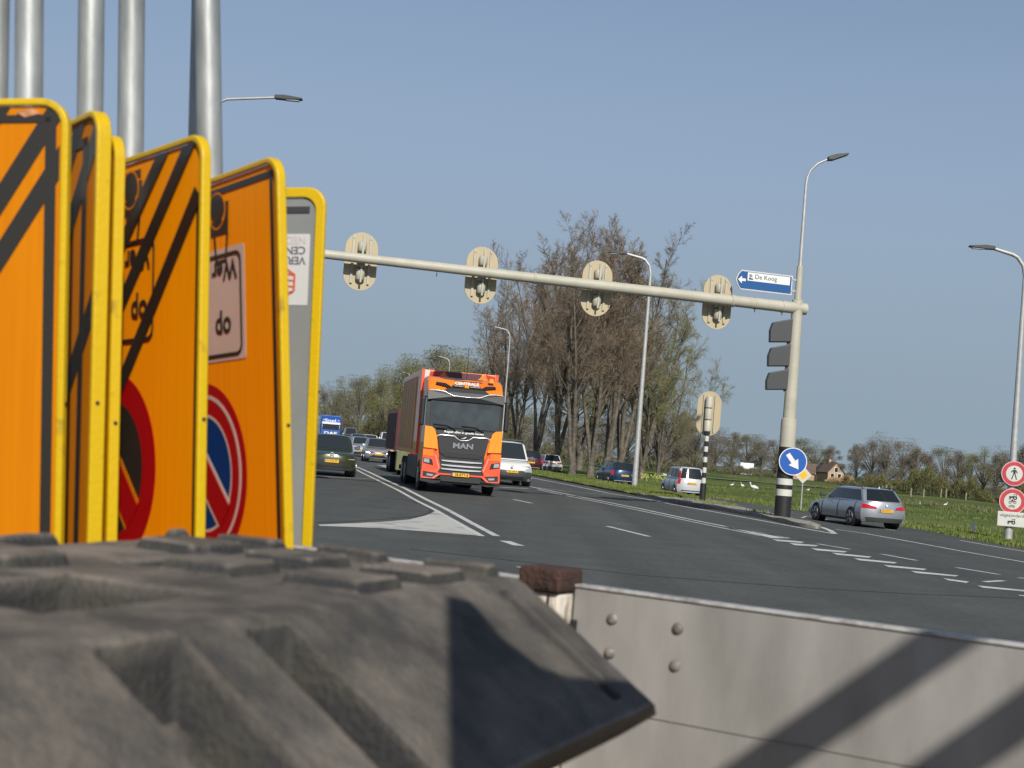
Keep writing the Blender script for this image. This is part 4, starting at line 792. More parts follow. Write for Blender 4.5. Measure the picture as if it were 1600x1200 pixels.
MB().box(-1.285, -1.2, 2.33, 2.43, 1.15, 3.99).build('corner_post', O3, bx); MB().box(1.2, 1.285, 2.33, 2.43, 1.15, 3.99).build('corner_post', O3, bx)
MB().box(-1.292, -1.2755, 3.9, 10.2, 1.3, 3.8).build('side_curtain', mat('truck_side_curtain', (.62, .22, .03), .5, col2=(.44, .22, .04), scale=.5, stretch=(1, 1, .3)), bx)
b = MB()
for k in range(6): b.box(-1.298, -1.2925, 4.1+k*1.1, 4.13+k*1.1, 1.3, 3.8)
b.build('curtain_strap', M_DGREY, bx)
# cab shell as a shaped prism in y,z swept along x
def sideprism(prof, x0, x1, nm, ma, par, bev=.05):
    n_ = len(prof); b = MB().add([(x0, y, z) for y, z in prof]+[(x1, y, z) for y, z in prof], [tuple(range(n_)), tuple(range(2*n_-1, n_-1, -1))]+[(i, n_+i, n_+(i+1) % n_, (i+1) % n_) for i in range(n_)])
    o = b.build(nm, ma, par, bevel=bev, bseg=3); fixn(o); o.data.shade_smooth(); o.data.set_sharp_from_angle(angle=R(35)); return o
cab = sideprism([(.10, .55), (.10, 1.3), (.08, 2.05), (.20, 3.0), (.30, 3.25), (.75, 3.62), (1.3, 3.72), (2.25, 3.72), (2.25, .55)], -1.22, 1.22, 'cab', O1, TR, .09)
def fx(z): return tab([(.3, .0), (1.3, .02), (2.05, .06), (3.0, .17), (3.3, .28), (3.62, .70)], z)   # the front surface of the cab
def face(nm, ma, poly, th=.05, par=cab, lift=.0, mirror=False):
    for sgn in ((1, -1) if mirror else (1,)):
        pl = [(sgn*x, z) for x, z in poly]; n_ = len(pl)
        if sum(pl[i][0]*pl[(i+1) % n_][1]-pl[(i+1) % n_][0]*pl[i][1] for i in range(n_)) < 0: pl = pl[::-1]
        tri = tessellate_polygon([[Vector((x, z, 0)) for x, z in pl]]); yy_ = [fx(z)+.05*max(0, abs(x)-.8)**2/.2 for x, z in pl]
        b = MB().add([(x, y-lift, z) for (x, z), y in zip(pl, yy_)]+[(x, y+th, z) for (x, z), y in zip(pl, yy_)], [tuple(q) for q in tri]+[tuple(n_+k for k in q[::-1]) for q in tri]+[(i, n_+i, n_+(i+1) % n_, (i+1) % n_) for i in range(n_)])
        o = fixn(b.build(nm, ma, par))
    return o
face('windscreen_surround', DB, [(-1.215, 2.0), (-1.14, 2.0), (-.6, 2.0), (0, 2.0), (.6, 2.0), (1.14, 2.0), (1.215, 2.0), (1.225, 2.98), (1.14, 2.98), (.6, 2.98), (0, 2.98), (-.6, 2.98), (-1.14, 2.98), (-1.225, 2.98)], .05, lift=.035)
# windscreen glass split so it bends at the corners
b = MB(); patch(b, lambda u, v: (u, fx(v)-.028+.05*max(0, abs(u)-.8)**2/.2-.03, v), (-1.10, 2.08), (1.10, 2.08), (1.11, 2.90), (-1.11, 2.90), 10, 2, .004); o = fixn(b.build('windscreen', mat('truck_windscreen', (.05, .06, .063), .12, spec=.45, col2=(.03, .036, .04), scale=1.5), cab, smooth=60))
MB().box(-1.02, -.78, .045, .05, 2.16, 2.33).build('windscreen_card', M_SW, o)
face('sun_visor', mat('visor_black', (.012, .013, .016), .45, spec=.3), [(-1.23, 2.93), (1.23, 2.93), (1.24, 3.22), (.75, 3.24), (.42, 3.08), (-.42, 3.08), (-.75, 3.24), (-1.24, 3.22)], .1, lift=.14)
face('black_crown', DG, [(-.78, 3.22), (-.42, 3.09), (.42, 3.09), (.78, 3.22), (.6, 3.34), (-.6, 3.34)], .1, lift=.06)
MB().tube([(x, fx(z)-.15+.05*max(0, abs(x)-.8)**2/.2, z) for x, z in [(-1.18, 3.22), (-.95, 3.235), (-.72, 3.22), (-.42, 3.095), (0, 3.085), (.42, 3.095), (.72, 3.22), (.95, 3.235), (1.18, 3.22)]], .013, 8).build('visor_chrome', M_CHROME, cab, smooth=60)
face('roof_intake', M_BLACK, [(-.98, 3.44), (-.95, 3.52), (-.66, 3.50), (-.42, 3.37), (.42, 3.37), (.66, 3.50), (.95, 3.52), (.98, 3.44), (.70, 3.40), (.42, 3.31), (-.42, 3.31), (-.70, 3.40)], .03, lift=.03)
for x0, x1, tx in ((-.44, -.06, 'VERKEERS'), (.10, .48, 'NEDERLAND')):
    face('name_strip', DB, [(x0, 3.40), (x1, 3.40), (x1, 3.46), (x0, 3.46)], .03, lift=.045); text('lettering', tx, .05, M_WHITE, cab, TX((x0+x1)/2, fx(3.40)-.06, 3.43), width=.32)
text('lettering', 'CENTRALE', .13, M_WHITE, cab, TX(.02, fx(3.50)-.08, 3.52), width=.78, bold=.006, ext=.02)
face('name_strip', O2, [(-.05, 3.39), (.09, 3.39), (.09, 3.47), (-.05, 3.47)], .03, lift=.045)
face('slogan_band', DB, [(-.80, 1.84), (.80, 1.84), (1.04, 2.02), (1.04, 2.08), (-1.04, 2.08), (-1.04, 2.02)], .04, lift=.05)
text('lettering', 'Regelt alles in goede banen', .09, M_WHITE, cab, TX(0, -.015, 1.945), width=1.26, bold=.003, ext=.02)
face('grille_panel', DG, [(-.72, 1.28), (-.52, 1.15), (.52, 1.15), (.72, 1.28), (.82, 1.82), (-.82, 1.82)], .04, lift=.06)
MB().tube([(x, fx(z)-.075, z) for x, z in [(-.86, 1.80), (-.72, 1.835), (-.30, 1.825), (-.19, 1.74), (-.10, 1.705), (.10, 1.705), (.19, 1.74), (.30, 1.825), (.72, 1.835), (.86, 1.80)]], [.012, .024, .024, .016, .014, .014, .016, .024, .024, .012], 8).build('grille_chrome', M_CHROME, cab, smooth=60)
face('emblem', DB, [(-.15, 1.73), (.15, 1.73), (.17, 1.80), (.10, 1.85), (-.10, 1.85), (-.17, 1.80)], .03, lift=.09); face('emblem_mark', M_CHROME, [(-.09, 1.76), (.02, 1.76), (.10, 1.81), (.05, 1.825), (.0, 1.79)], .02, lift=.1)
text('lettering', 'MAN', .24, mat('chrome_letters', (.30, .31, .32), .35, .6), cab, TX(0, -.055, 1.52), width=.64, bold=.008, ext=.008)
face('grille_slot', M_BLACK, [(-.44, 1.30), (-.08, 1.30), (-.08, 1.33), (-.46, 1.33)], .02, lift=.07); face('grille_slot', M_BLACK, [(.08, 1.30), (.44, 1.30), (.46, 1.33), (.08, 1.33)], .02, lift=.07)
face('side_panel', O2, [(-1.24, 1.40), (-.80, 1.38), (-.86, 1.80), (-.92, 1.98), (-1.02, 2.07), (-1.24, 2.09)], .12, lift=.06, mirror=True)
face('panel_crease', mat('truck_amber_deep', (.66, .22, .008), .4), [(-1.02, 1.42), (-1.00, 1.42), (-1.10, 1.98), (-1.12, 1.98)], .02, lift=.064, mirror=True)
face('headlight_surround', O3, [(-1.25, .62), (-.76, .62), (-.66, .80), (-.80, 1.28), (-.92, 1.36), (-1.25, 1.36)], .14, lift=.07, mirror=True)
face('surround_upper', O1, [(-1.245, 1.15), (-.88, 1.13), (-.94, 1.34), (-1.245, 1.345)], .1, lift=.078, mirror=True)
face('headlight', M_BLACK, [(-1.22, .92), (-.90, .87), (-.95, 1.04), (-1.22, 1.09)], .1, lift=.085, mirror=True); face('headlight_lens', M_LAMP, [(-1.20, .94), (-1.02, .92), (-1.04, 1.04), (-1.20, 1.06)], .1, lift=.092, mirror=True)
face('surround_seam', mat('panel_gap_pink', (.8, .35, .25), .5), [(-.86, 1.20), (-.84, 1.20), (-.70, .78), (-.72, .78)], .02, lift=.076, mirror=True)
for z0 in (1.00, .86, .74): face('grille_slat', M_CHROME, [(-.66, z0+.05), (.66, z0+.05), (.62, z0+.015), (.3, z0), (-.3, z0), (-.62, z0+.015)], .03, lift=.075)
face('grille_mesh', M_BLACK, [(-.74, .58), (.74, .58), (.72, 1.20), (-.72, 1.20)], .05, lift=.03)
face('bumper', O3, [(-1.26, .44), (-.84, .44), (-.66, .58), (.66, .58), (.84, .44), (1.26, .44), (1.26, .66), (.74, .66), (.70, .63), (-.70, .63), (-.74, .66), (-1.26, .66)], .14, lift=.06)
face('fog_recess', M_BLACK, [(-1.20, .50), (-.90, .48), (-.76, .62), (-1.20, .66)], .05, lift=.075, mirror=True); face('fog_light', M_LAMP, [(-1.08, .53), (-.90, .51), (-.88, .57), (-1.08, .59)], .03, lift=.085, mirror=True)
face('lower_bumper', DG, [(-1.27, .34), (-.86, .30), (-.7, .32), (.7, .32), (.86, .30), (1.27, .34), (1.27, .43), (.86, .43), (.68, .50), (-.68, .50), (-.86, .43), (-1.27, .43)], .18, lift=.05)
face('lower_intake', M_BLACK, [(-.62, .38), (.62, .38), (.66, .56), (-.66, .56)], .05, lift=.065)
pl = MB().box(-.26, .26, -.115, -.09, .56, .67).build('number_plate', M_PLATE, cab); text('plate_lettering', '38-BTT-8', .11, M_PTXT, pl, TX(.02, -.118, .615), width=.42, bold=.002); MB().box(-.30, -.26, -.117, -.09, .56, .67).build('plate_strip', M_BLU, pl)
for x in (-.55, .35):
    b = MB(); b.tube([(x-.45, -.02, 2.16), (x+.0, -.02, 2.14), (x+.28, -.04, 2.02)], .018, 6); b.tube([(x-.35, -.03, 2.05), (x+.0, -.03, 2.05)], .028, 6); b.build('wiper', M_BLACK, cab)
# mirrors, steps, wheels, roof gear
for sgn in (-1, 1):
    MB().tube([(sgn*1.2, .35, 3.02), (sgn*1.36, .25, 3.0), (sgn*1.38, .22, 2.8)], .025, 8).build('mirror_arm', M_BLACK, TR)
    MB().box(min(sgn*1.28, sgn*1.42), max(sgn*1.28, sgn*1.42), .12, .34, 2.08, 3.02).build('mirror', M_BLACK, TR, bevel=.06, bseg=3)
    MB().prism([(sgn*1.2235, 2.15), (sgn*1.226, 2.15), (sgn*1.226, 2.9), (sgn*1.2235, 2.9)], .45, 1.3).build('side_window', M_GLASS, cab)
    MB().box(min(sgn*1.1, sgn*1.24), max(sgn*1.1, sgn*1.24), .75, 1.05, .3, .5).build('step', DG, TR, bevel=.02)
    wheel(TR, sgn*1.24, sgn*.94, 1.45, .5); wheel(TR, sgn*1.24, sgn*.72, 7.0, .5); wheel(TR, sgn*1.24, sgn*.72, 8.35, .5)
    MB().box(min(sgn*1.08, sgn*1.23), max(sgn*1.08, sgn*1.23), 2.3, 6.2, .35, 1.1).build('side_guard', DG, TR, bevel=.03)
    MB().tube([(sgn*(-.85 if sgn > 0 else .80)*-1, .62, 3.62), (sgn*(-.85 if sgn > 0 else .80)*-1, .62, 3.76)], [.07, .05], 10).build('beacon', O2, TR)
    for k in range(3): MB().box(min(sgn*1.235, sgn*1.225), max(sgn*1.235, sgn*1.225), 1.5, 2.2, 2.0+k*.35, 2.03+k*.35).build('side_vent', O3, cab)
MB().tube([(.05, .9, 3.68), (.05, .95, 4.75)], .008, 5).build('antenna', M_BLACK, TR); MB().box(-.35, .55, .60, .64, 3.66, 3.69).build('roof_bar', M_BLACK, TR)
MB().box(-.45, .45, 2.2, 9.5, .55, .95).build('chassis', M_BLACK, TR); MB().box(-.95, .95, .3, 2.2, .42, .6).build('underbody', M_BLACK, TR); MB().box(-1.2, 1.2, 10.25, 10.4, .45, .62).build('rear_bar', M_BLACK, TR)
MB().tube([(-.9, 1.45, .5), (.9, 1.45, .5)], .09, 8).build('axle', M_BLACK, TR)

# red container truck behind it
g_ = ray(634, 688); yk = 62; RT = thing('container_truck', 'dark red container truck close behind the orange truck', 'truck', (g_.x*yk+1.0, yk, .004), R(9)); RD = mat('container_red', (.045, .009, .012), .5, col2=(.075, .014, .016), scale=2)
b = MB(); b.box(-1.22, 1.22, 2.4, 8.6, 1.05, 2.95)
for k in range(17): b.box(-1.26, -1.22, 2.5+k*.36, 2.66+k*.36, 1.1, 2.9); b.box(1.22, 1.26, 2.5+k*.36, 2.66+k*.36, 1.1, 2.9)
for k in range(7): b.box(-1.1+k*.34, -.95+k*.34, 2.36, 2.4, 1.1, 2.9)
b.build('container', RD, RT)
c2 = sideprism([(.05, .5), (.0, 1.6), (.15, 2.7), (.5, 2.85), (2.0, 2.85), (2.0, .5)], -.75, 1.15, 'cab', paint('truck_red', (.35, .02, .02), 0), RT, .07); MB().box(-.6, 1.0, -.03, .1, 1.75, 2.5).build('windscreen', M_WIND, c2); MB().box(-.5, .8, -.05, .03, .8, 1.4).build('grille', M_BLACK, c2)
MB().box(-.5, .5, 1.0, 8.6, .6, 1.04).build('chassis', M_BLACK, RT)
for sgn in (-1, 1):
    for y in (1.1, 5.9, 7.2): wheel(RT, sgn*1.2, sgn*.85, y, .48)
MB().box(-1.35, -.75, -.15, .35, .22, 1.05).build('toolbox', mat('olive_box', (.12, .125, .055), .6, var=.08), RT, bevel=.02)
# blue lorry
g_ = ray(516, 678); yk = 181; BT = thing('blue_lorry', 'bright blue lorry with white roof lettering at the back of the queue', 'truck', (g_.x*yk, yk, .004), R(9)); BL = mat('lorry_blue', (.015, .075, .32), .35, coat=.5)
c3 = sideprism([(.05, .45), (.0, 2.0), (.15, 3.0), (.4, 3.4), (1.0, 3.75), (2.3, 3.75), (2.3, .45)], -1.22, 1.22, 'cab', BL, BT, .09); MB().box(-1.05, 1.05, -.03, .1, 2.1, 2.75).build('windscreen', M_WIND, c3); MB().box(-1.15, 1.15, -.08, .2, 2.78, 2.98).build('sun_visor', M_WHITE, c3)
text('lettering', 'Snel', .5, M_WHITE, c3, TX(-.1, .22, 3.25), width=1.4, bold=.01); text('lettering', 'DAF', .5, M_WHITE, c3, TX(0, -.02, 1.62), width=1.6, bold=.02); MB().box(-.9, .9, -.05, .05, .6, 1.3).build('grille', M_BLACK, c3)
for x in (-.92, .92): MB().tube([(x, .27, 3.3), (x, .2, 3.3)], .12, 12).build('roof_lamp', M_LAMP, c3); MB().box(x-.14, x+.14, -.04, .05, .75, .95).build('headlight', M_LAMP, c3)
MB().box(-1.27, 1.27, 2.6, 12, 1.0, 3.9).build('trailer_body', BL, BT, bevel=.03)
for sgn in (-1, 1):
    MB().box(min(sgn*1.25, sgn*1.4), max(sgn*1.25, sgn*1.4), .2, .3, 2.1, 2.7).build('mirror', M_BLACK, BT)
    for y in (1.2, 6.5, 10): wheel(BT, sgn*1.22, sgn*.9, y, .5)

# ---------------- foreground: the trailer and its load ----------------
BD = Vector((.854, -.52, 0)).normalized(); BN = Vector((-BD.y*-1*-1, 0, 0)); 
A0 = Vector((.07, 2.78, 0)); ang = math.atan2(BD.y, BD.x)
TL = thing('flatbed_trailer', 'flatbed trailer with riveted aluminium side boards in the foreground', 'trailer', A0, ang)   # local x along the board, -y towards the camera
M_ALU = mat('weathered_aluminium', (.20, .19, .172), .55, .15, col2=(.37, .355, .33), scale=4.5, detail=14, fac=(.32, .68), stretch=(1, 1, .28), bump=.02, bscale=14)
M_ALE = mat('worn_aluminium_edge', (.46, .45, .43), .55, .2, col2=(.26, .24, .22), scale=30, detail=8, fac=(.45, .65))
sb = MB().box(.094, 2.6, 0, .025, .86, 1.296).build('side_board', M_ALU, TL, bevel=.004)
MB().box(.096, 2.6, -.004, .03, 1.296, 1.302).build('top_edge', M_ALE, sb, bevel=.002)
MB().box(.098, 2.6, -.002, -.0005, 1.076, 1.078).build('board_seam', mat('board_seam_dirt', (.19, .18, .155), .9), sb)
for x, z in ((.180, 1.246), (.315, 1.246), (.315, 1.178), (.180, 1.182)):
    MB().tube([(x, 0, z), (x, -.004, z), (x, -.0065, z)], [.0115, .0095, .004], 14).build('rivet', mat('dull_rivet', (.19, .172, .15), .65, .2, var=.3, scale=60), sb, smooth=60)
s2 = MB().box(-2.4, -.008, 0, .025, .86, 1.296).build('side_board', M_ALU, TL, bevel=.004); MB().box(-2.4, -.010, -.004, .03, 1.296, 1.302).build('top_edge', M_ALE, s2, bevel=.002)
M_PEEL = mat('peeling_white_paint', (.62, .56, .48), .7, col2=(.20, .17, .13), scale=14, detail=8, fac=(.52, .62), stretch=(1, 1, .35), bump=.4, bscale=50)
M_RUST = mat('rusted_steel', (.060, .026, .016), .8, col2=(.025, .014, .011), scale=22, detail=8, bump=.5, bscale=80)
po = MB().box(-.004, .088, -.045, .03, .86, 1.283).build('stake_post', M_PEEL, TL, bevel=.006)
MB().box(.030, .034, -.047, -.0455, .86, 1.28).build('post_groove', M_BLACK, po); MB().box(.062, .067, -.047, -.0455, .9, 1.28).build('post_groove', M_RUST, po)
MB().box(.002, .094, -.06, .035, 1.285, 1.330).build('post_cap', M_RUST, TL, bevel=.008, bseg=3)
MB().box(.096, .108, -.012, -.002, 1.15, 1.235).build('gap_slot', M_BLACK, TL, bevel=.002)  # black strip stands for the gap beside the post, its shade put in as colour
MB().box(-2.4, 2.6, -2.2, .02, .82, .86).build('bed', mat('trailer_plywood', (.12, .09, .06), .85, var=.2, scale=4), TL)
b = MB(); b.box(-2.3, 2.5, -.3, -.2, .62, .82); b.box(-2.3, 2.5, -1.95, -1.85, .62, .82); b.build('chassis', M_GALV, TL)
for x in (-.9, .1):
    for y in (-.05, -2.1): 
        w_ = MB().tube([(x, y-.1, .3), (x, y-.08, .3), (x, y+.08, .3), (x, y+.1, .3)], [.27, .3, .3, .27], 24).build('wheel', M_RUB, TL, smooth=40)
# rubber ballast blocks
def block(label, O, zt, eu, ev, u0_, u1_, v0_, v1_, drop, seed, step=.0045):
    rr_ = random.Random(seed); t = thing('rubber_ballast_block', label, 'ballast block', (O[0], O[1], zt-.17), math.atan2(eu[1], eu[0]), 'recycled rubber ballast blocks')
    pads = [(.06+.155*i, -.07-.145*j) for i in range(-4, 5) for j in range(4)]
    pads = [p for k_, p in enumerate(pads) if not (-.08 < p[0] < .24 and -.29 < p[1] < -.06) and (k_*7+3) % 5 != 0 and not (-.2 < p[0] < 0 and p[1] > -.15)]
    from mathutils import noise as nz
    def box_(u, v, a0, a1, b0, b1, e=.010): return ss((u-a0)/e)*ss((a1-u)/e)*ss((v-b0)/e)*ss((b1-v)/e)
    def hf(u, v):
        h = 0
        for pu, pv in pads: 
            if abs(u-pu) < .06 and abs(v-pv) < .06: h = max(h, .013*box_(u, v, pu-.048, pu+.048, pv-.046, pv+.046, .006))
        h -= .055*box_(u, v, -.03, .20, -.27, -.10, .014)
        h -= .020*box_(u, v, .33, .50, -.33, -.28, .012)
        if v > 0: h = -drop*(v/v1_)**1.05
        h -= .0
        gr = 0
        for a0, a1, b0, dp in ((-.105, -.012, .010, .055), (.070, .135, .012, .050), (.575, .600, .012, .018), (-.36, -.27, .010, .055)):
            a = u; gr = max(gr, dp*box_(a, v, a0, a1, b0, v1_-.018, .0045))
        h -= gr
        e = min(u1_-u, u-u0_, v-v0_); h -= .014*(1-ss(e/.012))
        h += .0012*nz.noise(Vector((u*22, v*22, seed)))+.0006*nz.noise(Vector((u*90, v*90, seed+3)))+.002*nz.noise(Vector((u*6, v*6, seed)))
        return h
    nu, nv = int((u1_-u0_)/step), int((v1_-v0_)/step); vs = []
    for i in range(nu+1):
        for j in range(nv+1):
            u, v = u0_+(u1_-u0_)*i/nu, v0_+(v1_-v0_)*j/nv; vs.append((u, -v, .17+hf(u, v)))
    k = nv+1; fs = [(i*k+j, (i+1)*k+j, (i+1)*k+j+1, i*k+j+1)[::-1] for i in range(nu) for j in range(nv)]
    per = [j for j in range(k)]+[i*k+nv for i in range(1, nu+1)]+[nu*k+j for j in range(nv-1, -1, -1)]+[i*k for i in range(nu-1, 0, -1)]
    o = len(vs); 
    for q in per: x, y, z = vs[q]; vs.append((x-.03*(1 if x > 0 else -1), y+.032*(1 if -y > 0 else -1), .012))
    m_ = len(per); fs += [(per[i], per[(i+1) % m_], o+(i+1) % m_, o+i) for i in range(m_)]; fs.append(tuple(range(o, o+m_)))
    me = MB().add(vs, fs).build('block', M_RUBB, t); fixn(me); me.data.shade_smooth(); me.data.set_sharp_from_angle(angle=R(60)); return t
M_RUBB = mat('dusty_recycled_rubber', (.030, .030, .031), .8, col2=(.062, .058, .046), scale=14, detail=12, fac=(.4, .7), bump=.45, bscale=160, spec=.3)
def dusty(M):
    t_ = M.node_tree; b_ = t_.nodes['Principled BSDF']; lk = [l for l in t_.links if l.to_socket == b_.inputs['Base Color']][0]; src = lk.from_socket
    ge = t_.nodes.new('ShaderNodeNewGeometry'); sx = t_.nodes.new('ShaderNodeSeparateXYZ'); t_.links.new(ge.outputs['True Normal'], sx.inputs[0])
    mr = t_.nodes.new('ShaderNodeMapRange'); mr.inputs[1].default_value = .55; mr.inputs[2].default_value = 1.0; t_.links.new(sx.outputs[2], mr.inputs[0])
    pt = t_.nodes.new('ShaderNodeMapRange'); pt.inputs[1].default_value = .52; pt.inputs[2].default_value = .60; t_.links.new(ge.outputs['Pointiness'], pt.inputs[0])
    n3 = t_.nodes.new('ShaderNodeTexNoise'); n3.inputs['Scale'].default_value = 9; n3.inputs['Detail'].default_value = 9; n3.inputs['Roughness'].default_value = .65
    m3_ = t_.nodes.new('ShaderNodeMapRange'); m3_.inputs[1].default_value = .38; m3_.inputs[2].default_value = .62; m3_.inputs[3].default_value = .18; m3_.inputs[4].default_value = 1.0; t_.links.new(n3.outputs[0], m3_.inputs[0])
    mu = t_.nodes.new('ShaderNodeMath'); mu.operation = 'MULTIPLY'; t_.links.new(mr.outputs[0], mu.inputs[0]); t_.links.new(m3_.outputs[0], mu.inputs[1])
    ad = t_.nodes.new('ShaderNodeMath'); ad.operation = 'ADD'; ad.use_clamp = True; t_.links.new(mu.outputs[0], ad.inputs[0]); t_.links.new(pt.outputs[0], ad.inputs[1])
    no = t_.nodes.new('ShaderNodeTexNoise'); no.inputs['Scale'].default_value = 11; no.inputs['Detail'].default_value = 8; tc = t_.nodes.new('ShaderNodeTexCoord'); t_.links.new(tc.outputs['Object'], no.inputs['Vector']); t_.links.new(tc.outputs['Object'], n3.inputs['Vector'])
    cr = t_.nodes.new('ShaderNodeValToRGB'); cr.color_ramp.elements[0].position = .3; cr.color_ramp.elements[1].position = .7; cr.color_ramp.elements[0].color = (.150, .126, .102, 1); cr.color_ramp.elements[1].color = (.245, .212, .175, 1); t_.links.new(no.outputs[0], cr.inputs[0])
    mx = t_.nodes.new('ShaderNodeMix'); mx.data_type = 'RGBA'; t_.links.new(ad.outputs[0], mx.inputs[0]); t_.links.new(src, mx.inputs[6]); t_.links.new(cr.outputs[0], mx.inputs[7]); t_.links.new(mx.outputs[2], b_.inputs['Base Color'])
dusty(M_RUBB)
eu, ev = (.385, .923), (.923, -.385)
block('dusty black rubber ballast block with sloping edges, topmost in the stack in front', (-.23, 1.05), 1.40, eu, ev, -.50, .675, -.485, .175, .12, 4)
block('rubber ballast block directly under the topmost one', (-.26, 1.06), 1.225, eu, ev, -.50, .62, -.485, .03, .02, 9, .02)
block('lowest rubber ballast block of the stack on the trailer bed', (-.25, 1.04), 1.05, eu, ev, -.50, .66, -.485, .12, .10, 14, .02)
# ---------------- road work signs ----------------
def clip(poly, x0, x1, z0, z1):
    for ax, lim, sg in ((0, x0, 1), (0, x1, -1), (1, z0, 1), (1, z1, -1)):
        out = []
        for i in range(len(poly)):
            a, b = poly[i], poly[(i+1) % len(poly)]; ia, ib = sg*(a[ax]-lim) >= 0, sg*(b[ax]-lim) >= 0
            if ia: out.append(a)
            if ia != ib: tt = (lim-a[ax])/(b[ax]-a[ax]); out.append((a[0]+(b[0]-a[0])*tt, a[1]+(b[1]-a[1])*tt))
        poly = out
        if not poly: return poly
    return poly
def rrect(x0, x1, z0, z1, r_, n_=6):
    pts = []
    for cx, cz, a0 in ((x1-r_, z1-r_, 0), (x0+r_, z1-r_, 90), (x0+r_, z0+r_, 180), (x1-r_, z0+r_, 270)): pts += [(cx+r_*math.cos(R(a0+90*i/n_)), cz+r_*math.sin(R(a0+90*i/n_))) for i in range(n_+1)]
    return pts
def board(name, label, px, py, d, th, tilt, W_, face_m, L_=1.22, group='road works signs standing upside down', fr=.012, dep=.018):
    Mr = Matrix.Rotation(-R(tilt), 4, 'Y') @ Matrix.Rotation(R(th), 4, 'Z'); p = P(px, py, d); o = p-(Mr.to_3x3() @ Vector((0, 0, L_)))
    M = Matrix.Translation(o) @ Mr; t = thing(name, label, 'road sign', M=M, group=group)
    pl = MB().prism(rrect(-W_+fr, -fr, fr, L_-fr, .03), .006, .012).build('face', face_m, t)
    a, b = rrect(-W_, 0, 0, L_, .045), rrect(-W_+fr, -fr, fr, L_-fr, .033); n_ = len(a); vs = [(x, 0, z) for x, z in a]+[(x, 0, z) for x, z in b]+[(x, dep, z) for x, z in a]+[(x, .006, z) for x, z in b]
    fs = []
    for i in range(n_):
        j = (i+1) % n_; fs += [(i, j, n_+j, n_+i), (i, 2*n_+i, 2*n_+j, j), (n_+i, n_+j, 3*n_+j, 3*n_+i), (2*n_+i, 3*n_+i, 3*n_+j, 2*n_+j)]
    fo = fixn(MB().add(vs, fs).build('frame', M_YEL, t, bevel=.003, bseg=2)); fo.data.shade_smooth(); fo.data.set_sharp_from_angle(angle=R(35))
    for z in (L_-.48, L_-.9): MB().tube([(-.0005, .010, z), (.0012, .010, z)], .0035, 8).build('rivet', M_BLACK, fo)
    return t
def mark(t, poly, y, ma, nm, W_, L_, th=.0006, fr=.0145):
    q = clip(poly, -W_+fr, -fr, fr, L_-fr)
    if len(q) > 2: return MB().prism(q, .0055-y-th, .0055-y).build(nm, ma, t)
LL = 1.22
def stripes(t, W_, offs, slope, hwid, ma=M_SBLK):
    b = MB()
    for z0 in offs:                            # band through (x, z0+slope*x)
        q = clip([(-W_, LL+z0-slope*W_-hwid), (0, LL+z0-hwid), (0, LL+z0+hwid), (-W_, LL+z0-slope*W_+hwid)], -W_+.0145, -.0145, .0145, LL-.0145)
        if len(q) > 2: b.prism(q, .0042, .0048)
    b.build('stripe', ma, t)
# frontmost sign
W0 = .6; s0 = board('striped_sign', 'orange and black striped sign nearest the camera at the left edge', 107, 152, 2.2, -4, 4.4, W0, M_ORG)
stripes(s0, W0, [.165, .015, -.078], 1.6, .027)
mark(s0, [(-.033, .1), (-.016, .1), (-.020, LL-.03), (-.038, LL-.03)], .0012, M_SBLK, 'border', W0, LL); mark(s0, [(-W0+.03, LL-.038), (-.03, LL-.038), (-.03, LL-.026), (-W0+.03, LL-.026)], .0012, M_SBLK, 'border', W0, LL)
mark(s0, [(-.085, LL-.022), (-.06, LL-.016), (-.045, LL-.024), (-.07, LL-.03)], .002, mat('scratched_patch', (.45, .20, .09), .7, var=.4, scale=60), 'scratch', W0, LL)
W1 = .6; s1 = board('striped_sign', 'orange sign with black stripes, second from the left, mostly hidden', 154, 165, 2.27, -53, 4.0, W1, M_ORG, dep=.025); stripes(s1, W1, [.10, -.02, -.30], 1.2, .030)
mark(s1, [(-.075, .05), (-.055, .05), (-.055, LL-.04), (-.075, LL-.04)], .0012, M_SBLK, 'border', W1, LL); mark(s1, [(-W1+.03, LL-.055), (-.055, LL-.055), (-.055, LL-.04), (-W1+.03, LL-.04)], .0012, M_SBLK, 'border', W1, LL)
s2_ = board('yellow_framed_sign', 'sign of which only the yellow edge shows, third from the left', 181, 204, 2.31, -56, 4.1, .6, M_ORG, dep=.019)
def pictogram(t, cx, cz, s, W_):
    mark(t, [(cx-.20*s, cz-.12*s), (cx+.30*s, cz-.12*s), (cx+.33*s, cz+.30*s), (cx+.22*s, cz+.30*s), (cx+.18*s, cz+.06*s), (cx-.20*s, cz+.06*s)], .0012, M_SBLK, 'pictogram', W_, LL)
    b = MB(); b.disc((cx, cz+.25*s), .20*s, .0034, .0040, 24); b.build('pictogram', M_SBLK, t); b = MB(); b.ring((cx, cz+.20*s), .23*s, .255*s, .0026, .0032, 28); b.build('pictogram_outline', M_ORG, t)
    for pl in ([(-.12, -.12), (-.07, -.12), (-.03, -.52), (-.08, -.52)], [(.26, -.12), (.31, -.12), (.24, -.52), (.19, -.52)], [(-.08, -.52), (.24, -.52), (.24, -.47), (-.08, -.47)]): mark(t, [(cx+x*s, cz+z*s) for x, z in pl], .0012, M_SBLK, 'pictogram', W_, LL)
D3, D4 = .036, .032
